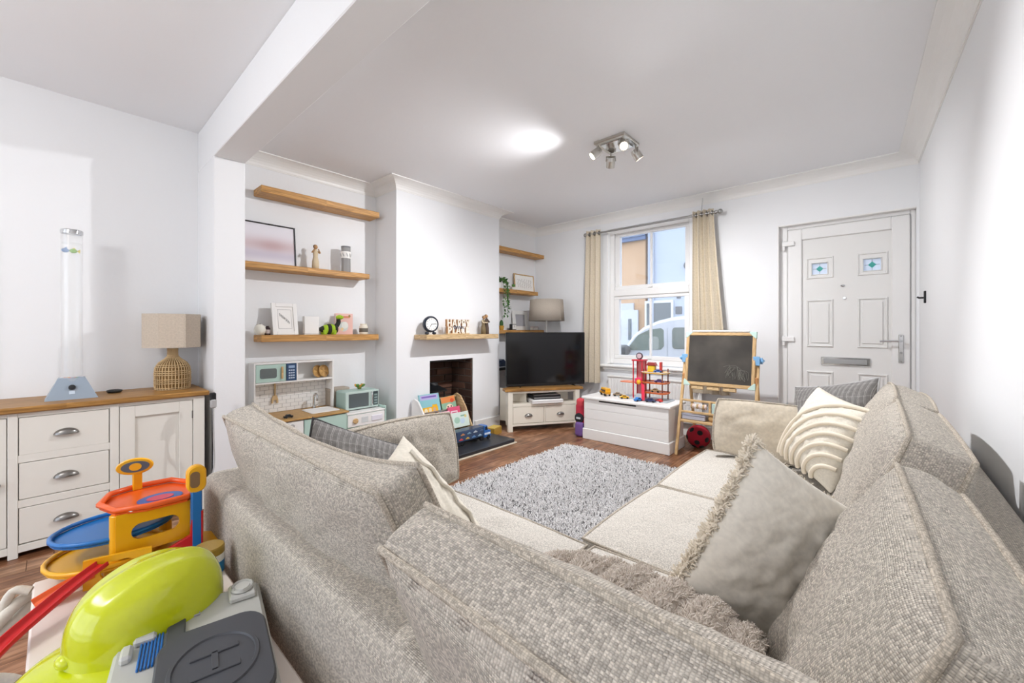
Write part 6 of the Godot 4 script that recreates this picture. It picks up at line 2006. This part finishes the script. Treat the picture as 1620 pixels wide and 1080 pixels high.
func deck(n: String, o: Node3D, outline: PackedVector2Array, y: float, m: Material, lip: float) -> void:
	# flat tray with an upstanding lip; outline in x and z
	var d := put(n, extrude(outline, 0.006, 0.001), m, o, Vector3(0, y + 0.006, 0), Vector3(90, 0, 0))
	var st := SurfaceTool.new()
	st.begin(Mesh.PRIMITIVE_TRIANGLES)
	var k := outline.size()
	st.set_smooth_group(-1)
	var inn := Geometry2D.offset_polygon(outline, -0.004, Geometry2D.JOIN_ROUND)
	var pts := []
	for i in k:
		pts.append(Vector3(outline[i].x, outline[i].y, -lip * 0.5))
	var m2 := tube(pts, lip * 0.5, 6, true)
	put("lip", m2, m, d)

func toy_garage() -> void:
	var o := thing("toy_garage", "orange, blue and yellow plastic toy garage with ramps on the low table", "toy garage", Vector3(-1.54, 0.45, -0.165))
	var org := plastic("f0611c")
	var blue := plastic("1f72bd")
	var yel := plastic("f6b417")
	var red := plastic("d3191c")
	# local axes: x towards the camera, z to the left in the picture
	var lower := PackedVector2Array()
	for k in 26:
		var a := TAU * k / 26
		lower.append(Vector2(-0.045 + 0.115 * cos(a), 0.065 + 0.120 * sin(a)))
	deck("lower_deck", o, lower, 0.030, yel, 0.012)
	var mid := PackedVector2Array()
	for k in 26:
		var a := TAU * k / 26
		mid.append(Vector2(-0.055 + 0.105 * cos(a), 0.050 + 0.125 * sin(a)))
	deck("middle_deck", o, mid, 0.092, blue, 0.012)
	var upper := poly([0.06, 0.06, 0.085, 0.0, 0.085, -0.085, 0.05, -0.115, -0.05, -0.115, -0.115, -0.08, -0.125, 0.0, -0.10, 0.06, -0.02, 0.085])
	deck("upper_deck", o, upper, 0.165, org, 0.016)
	put("deck_sticker", extrude(ellipse(0.042, 0.050, 28), 0.001), plastic("2f66b0"), o, Vector3(0.02, 0.174, -0.035), Vector3(90, 0, 0))
	put("deck_sticker", extrude(ellipse(0.022, 0.03, 24), 0.001), plastic("d9405a"), o, Vector3(0.02, 0.1752, -0.035), Vector3(90, 0, 0))
	for k in 5:
		put("bay_mark", rbox(0.022, 0.001, 0.004, 0.0), M.paper, o, Vector3(0.072, 0.1735, 0.035 - k * 0.026), Vector3(0, 25, 0))
	# walls between the decks
	put("front_wall", frame_wall(0.16, 0.11, 0.10, 0.042, 0.012), yel, o, Vector3(0.065, 0.112, -0.02), Vector3(0, 90, 0))
	put("side_wall", frame_wall(0.10, 0.11, 0.05, 0.05, 0.01), yel, o, Vector3(0.02, 0.112, -0.098), Vector3(0, 0, 0))
	for p in [Vector2(-0.09, 0.02), Vector2(-0.03, 0.03), Vector2(0.05, 0.055), Vector2(-0.08, -0.06)]:
		put("column", cyl(0.016, 0.165, 16, 0.002), yel, o, Vector3(p.x, 0.0, p.y))
	put("arch", frame_wall(0.13, 0.075, 0.07, 0.045, 0.012), yel, o, Vector3(0.085, 0.038, 0.055), Vector3(0, 75, 0))
	put("red_panel", extrude(poly([-0.10, 0.0, 0.06, 0.0, 0.06, 0.13, 0.035, 0.14, 0.03, 0.07, -0.08, 0.025]), 0.012, 0.002), red, o, Vector3(0.082, 0.0, -0.06), Vector3(0, 90, 0))
	# lift pillar with its sign
	put("pillar", rbox(0.020, 0.215, 0.026, 0.004), blue, o, Vector3(0.085, 0.1075, -0.105))
	put("pillar_sign", extrude(round_rect(0.045, 0.078, 0.022, 6), 0.024, 0.004), yel, o, Vector3(0.073, 0.225, -0.105), Vector3(0, 90, 0))
	put("pillar_badge", extrude(round_rect(0.022, 0.045, 0.010, 5), 0.002), flat("8a6a4a"), o, Vector3(0.0975, 0.225, -0.10), Vector3(0, 90, 0))
	put("sign_post", rbox(0.012, 0.06, 0.022, 0.003), yel, o, Vector3(-0.115, 0.20, 0.0))
	put("sign_board", extrude(ellipse(0.042, 0.024, 26), 0.010, 0.002), yel, o, Vector3(-0.118, 0.243, 0.004), Vector3(0, 78, 0))
	put("sign_face", extrude(ellipse(0.032, 0.016, 26), 0.002), flat("5c6470"), o, Vector3(-0.107, 0.243, 0.005), Vector3(0, 78, 0))
	put("sign_face", extrude(ellipse(0.014, 0.011, 20), 0.002), yel, o, Vector3(-0.1055, 0.243, 0.005), Vector3(0, 78, 0))
	# ramps
	put("orange_ramp", trough([Vector3(0.07, 0.036, 0.10), Vector3(0.075, 0.024, 0.15), Vector3(0.085, 0.010, 0.195)], 0.042, 0.010), org, o)
	put("red_track", trough([Vector3(0.09, 0.060, 0.085), Vector3(0.13, 0.050, 0.13), Vector3(0.19, 0.036, 0.185), Vector3(0.25, 0.016, 0.24), Vector3(0.33, -0.03, 0.31)], 0.032, 0.010), red, o)
	put("base_feet", rbox(0.16, 0.03, 0.20, 0.006), yel, o, Vector3(-0.02, 0.015, -0.02))
	put("foot_apron", extrude(round_rect(0.14, 0.10, 0.03), 0.012, 0.003), yel, o, Vector3(0.02, 0.014, -0.12), Vector3(90, 0, 0))

func frame_wall(w: float, h: float, ww: float, wh: float, r: float) -> ArrayMesh:
	# panel with a round-ended window opening
	var st := SurfaceTool.new()
	st.begin(Mesh.PRIMITIVE_TRIANGLES)
	var hole := round_rect(ww, wh, minf(wh * 0.48, ww * 0.48), 6)
	var n := hole.size()
	var outer := PackedVector2Array()
	for p in hole:
		var d := p.normalized()
		var k := minf(w / 2 / maxf(absf(d.x), 0.0001), h / 2 / maxf(absf(d.y), 0.0001))
		outer.append(d * k)
	st.set_smooth_group(-1)
	for i in n:
		var j := (i + 1) % n
		for z in [0.004, -0.004]:
			var q := [Vector3(hole[i].x, hole[i].y, z), Vector3(hole[j].x, hole[j].y, z), Vector3(outer[j].x, outer[j].y, z), Vector3(outer[i].x, outer[i].y, z)]
			for k in ([0, 1, 2, 0, 2, 3] if z > 0 else [0, 2, 1, 0, 3, 2]):
				st.set_uv(Vector2.ZERO)
				st.add_vertex(q[k])
		for e in [hole, outer]:
			var q := [Vector3(e[i].x, e[i].y, 0.004), Vector3(e[j].x, e[j].y, 0.004), Vector3(e[j].x, e[j].y, -0.004), Vector3(e[i].x, e[i].y, -0.004)]
			for k in [0, 2, 1, 0, 3, 2]:
				st.set_uv(Vector2.ZERO)
				st.add_vertex(q[k])
	st.generate_normals()
	return st.commit()

func trough(pts: Array, w: float, lip: float) -> ArrayMesh:
	var path := smooth_path(pts, 6)
	var prof := [Vector2(-w, lip), Vector2(-w, 0), Vector2(-w * 0.6, -lip * 0.5), Vector2(w * 0.6, -lip * 0.5), Vector2(w, 0), Vector2(w, lip), Vector2(w * 0.82, lip), Vector2(w * 0.8, lip * 0.2), Vector2(-w * 0.8, lip * 0.2), Vector2(-w * 0.82, lip), Vector2(-w, lip)]
	var n := path.size()
	return surf(prof.size() - 1, n - 1, func(u, v):
		var i := int(round(v * (n - 1)))
		var d: Vector3 = (path[mini(i + 1, n - 1)] - path[maxi(i - 1, 0)]).normalized()
		var side := d.cross(Vector3.UP).normalized()
		var up := side.cross(d)
		var p: Vector2 = prof[int(round(u * (prof.size() - 1)))]
		return path[i] + side * p.x * 0.5 + up * p.y)

func helmet() -> void:
	var o := thing("toy_helmet", "glossy lime-yellow toy builder's helmet on the low table", "toy helmet", Vector3(-1.150, 0.452, -0.125), 14)
	var y := mat(hexc("d3dc16"), 0.14, {"spec": 0.5, "coat": 0.5})
	# local z runs from the peak (+z) to the back
	var shell := func(u, v):
		var a: float = TAU * u
		var b: float = v * PI / 2
		var r := pow(sin(b), 0.70)
		var x := 0.104 * r * cos(a)
		var z := 0.132 * r * sin(a) - 0.012
		var h := 0.142 * pow(cos(b), 0.60) * (1.0 - 0.9 * maxf(0.0, z) - 0.0)
		var ridge: float = 0.006 * exp(-pow(x / 0.014, 2.0)) * (1.0 - 0.6 * v) + 0.004 * (exp(-pow((absf(x) - 0.048) / 0.010, 2.0))) * (1.0 - v)
		return Vector3(x, 0.014 + h + ridge, z)
	put("shell", surf(64, 32, shell, true), y, o)
	var brim := func(u, v):
		var a: float = TAU * u
		var out: float = 0.016 + 0.060 * pow(maxf(0.0, sin(a)), 1.6)
		var k: float = v if v < 0.5 else 1.0 - v
		var e: float = 2.0 * k
		var yy: float = 0.022 - 0.012 * e - 0.006 * e * maxf(0.0, sin(a)) + (0.0 if v < 0.5 else -0.005)
		return Vector3((0.100 + out * e) * cos(a), yy, (0.128 + out * e) * sin(a) - 0.012)
	put("brim", surf(64, 12, brim), y, o)
	put("front_boss", ball(0.02, 0.012, 0.012, 14, 8), y, o, Vector3(0, 0.034, 0.118))
	put("headband", lathe([Vector2(0.088, 0.0), Vector2(0.09, 0.0), Vector2(0.09, 0.02), Vector2(0.088, 0.02)], 30), M.black, o, Vector3(0, 0.002, -0.008))

func helipad_case() -> void:
	var o := thing("helipad_case", "grey plastic toy case with a dark helipad marked H on the low table", "toy case", Vector3(-0.905, 0.45, -0.165), -11)
	o.scale = Vector3(1, 1, 0.84)
	var g := plastic("c4c4be", 0.4)
	var lg := plastic("cfcfca", 0.4)
	var dk := plastic("4b4d52", 0.45)
	# local x towards the camera, z to the left; lid top at 0.05
	put("tray", rbox(0.46, 0.05, 0.285, 0.008), g, o, Vector3(0, 0.025, 0))
	put("rim", rbox(0.47, 0.014, 0.295, 0.005), lg, o, Vector3(0, 0.018, 0))
	for p in [[-0.19, 0.085, 0.05, 0.05], [-0.135, 0.09, 0.03, 0.04], [-0.19, -0.10, 0.06, 0.06], [-0.10, 0.118, 0.04, 0.02]]:
		put("moulded_block", rbox(p[2], 0.016, p[3], 0.005), lg, o, Vector3(p[0], 0.056, p[1]))
	put("turntable", lathe([Vector2(0, 0.004), Vector2(0.016, 0.004), Vector2(0.018, 0.0), Vector2(0.022, 0.0), Vector2(0.024, 0.005), Vector2(0.026, 0.0)], 28), lg, o, Vector3(-0.19, 0.066, -0.10))
	for k in 7:
		put("vent_slat", rbox(0.003, 0.004, 0.06, 0.001), M.grey, o, Vector3(-0.205 + k * 0.007, 0.052, 0.02))
	for k in 7:
		put("blue_rib", rbox(0.09, 0.006, 0.004, 0.0015), plastic("2f77c4"), o, Vector3(-0.09, 0.053, 0.095 - k * 0.006))
	put("grey_strut", rbox(0.12, 0.008, 0.035, 0.003), dk, o, Vector3(-0.12, 0.055, 0.035))
	var pad := put("helipad", extrude(round_rect(0.25, 0.20, 0.05, 6), 0.016, 0.004), dk, o, Vector3(0.04, 0.072, -0.035), Vector3(90, 0, 0))
	put("pad_ring", lathe([Vector2(0.070, 0.0), Vector2(0.072, 0.003), Vector2(0.078, 0.003), Vector2(0.080, 0.0)], 36), dk, o, Vector3(0.04, 0.072, -0.035))
	put("pad_letter", join([[rbox(0.012, 0.004, 0.085, 0.001), xf(-0.026, 0, 0)], [rbox(0.012, 0.004, 0.085, 0.001), xf(0.026, 0, 0)], [rbox(0.05, 0.004, 0.012, 0.001), xf(0, 0, 0)]]), dk, o, Vector3(0.04, 0.073, -0.035), Vector3(0, 0, 0))
	for k in 6:
		put("edge_slot", rbox(0.02, 0.010, 0.018, 0.003), plastic("3c3e43", 0.5), o, Vector3(0.14, 0.066, 0.06 - k * 0.026))
	put("yellow_arm", rbox(0.10, 0.012, 0.02, 0.004), plastic("e3a323"), o, Vector3(0.06, 0.056, 0.125), Vector3(0, 12, 0))
	put("handle", tube(smooth_path([Vector3(0.15, 0.05, 0.09), Vector3(0.19, 0.066, 0.09), Vector3(0.19, 0.066, -0.10), Vector3(0.15, 0.05, -0.10)], 6), 0.009, 10), lg, o)
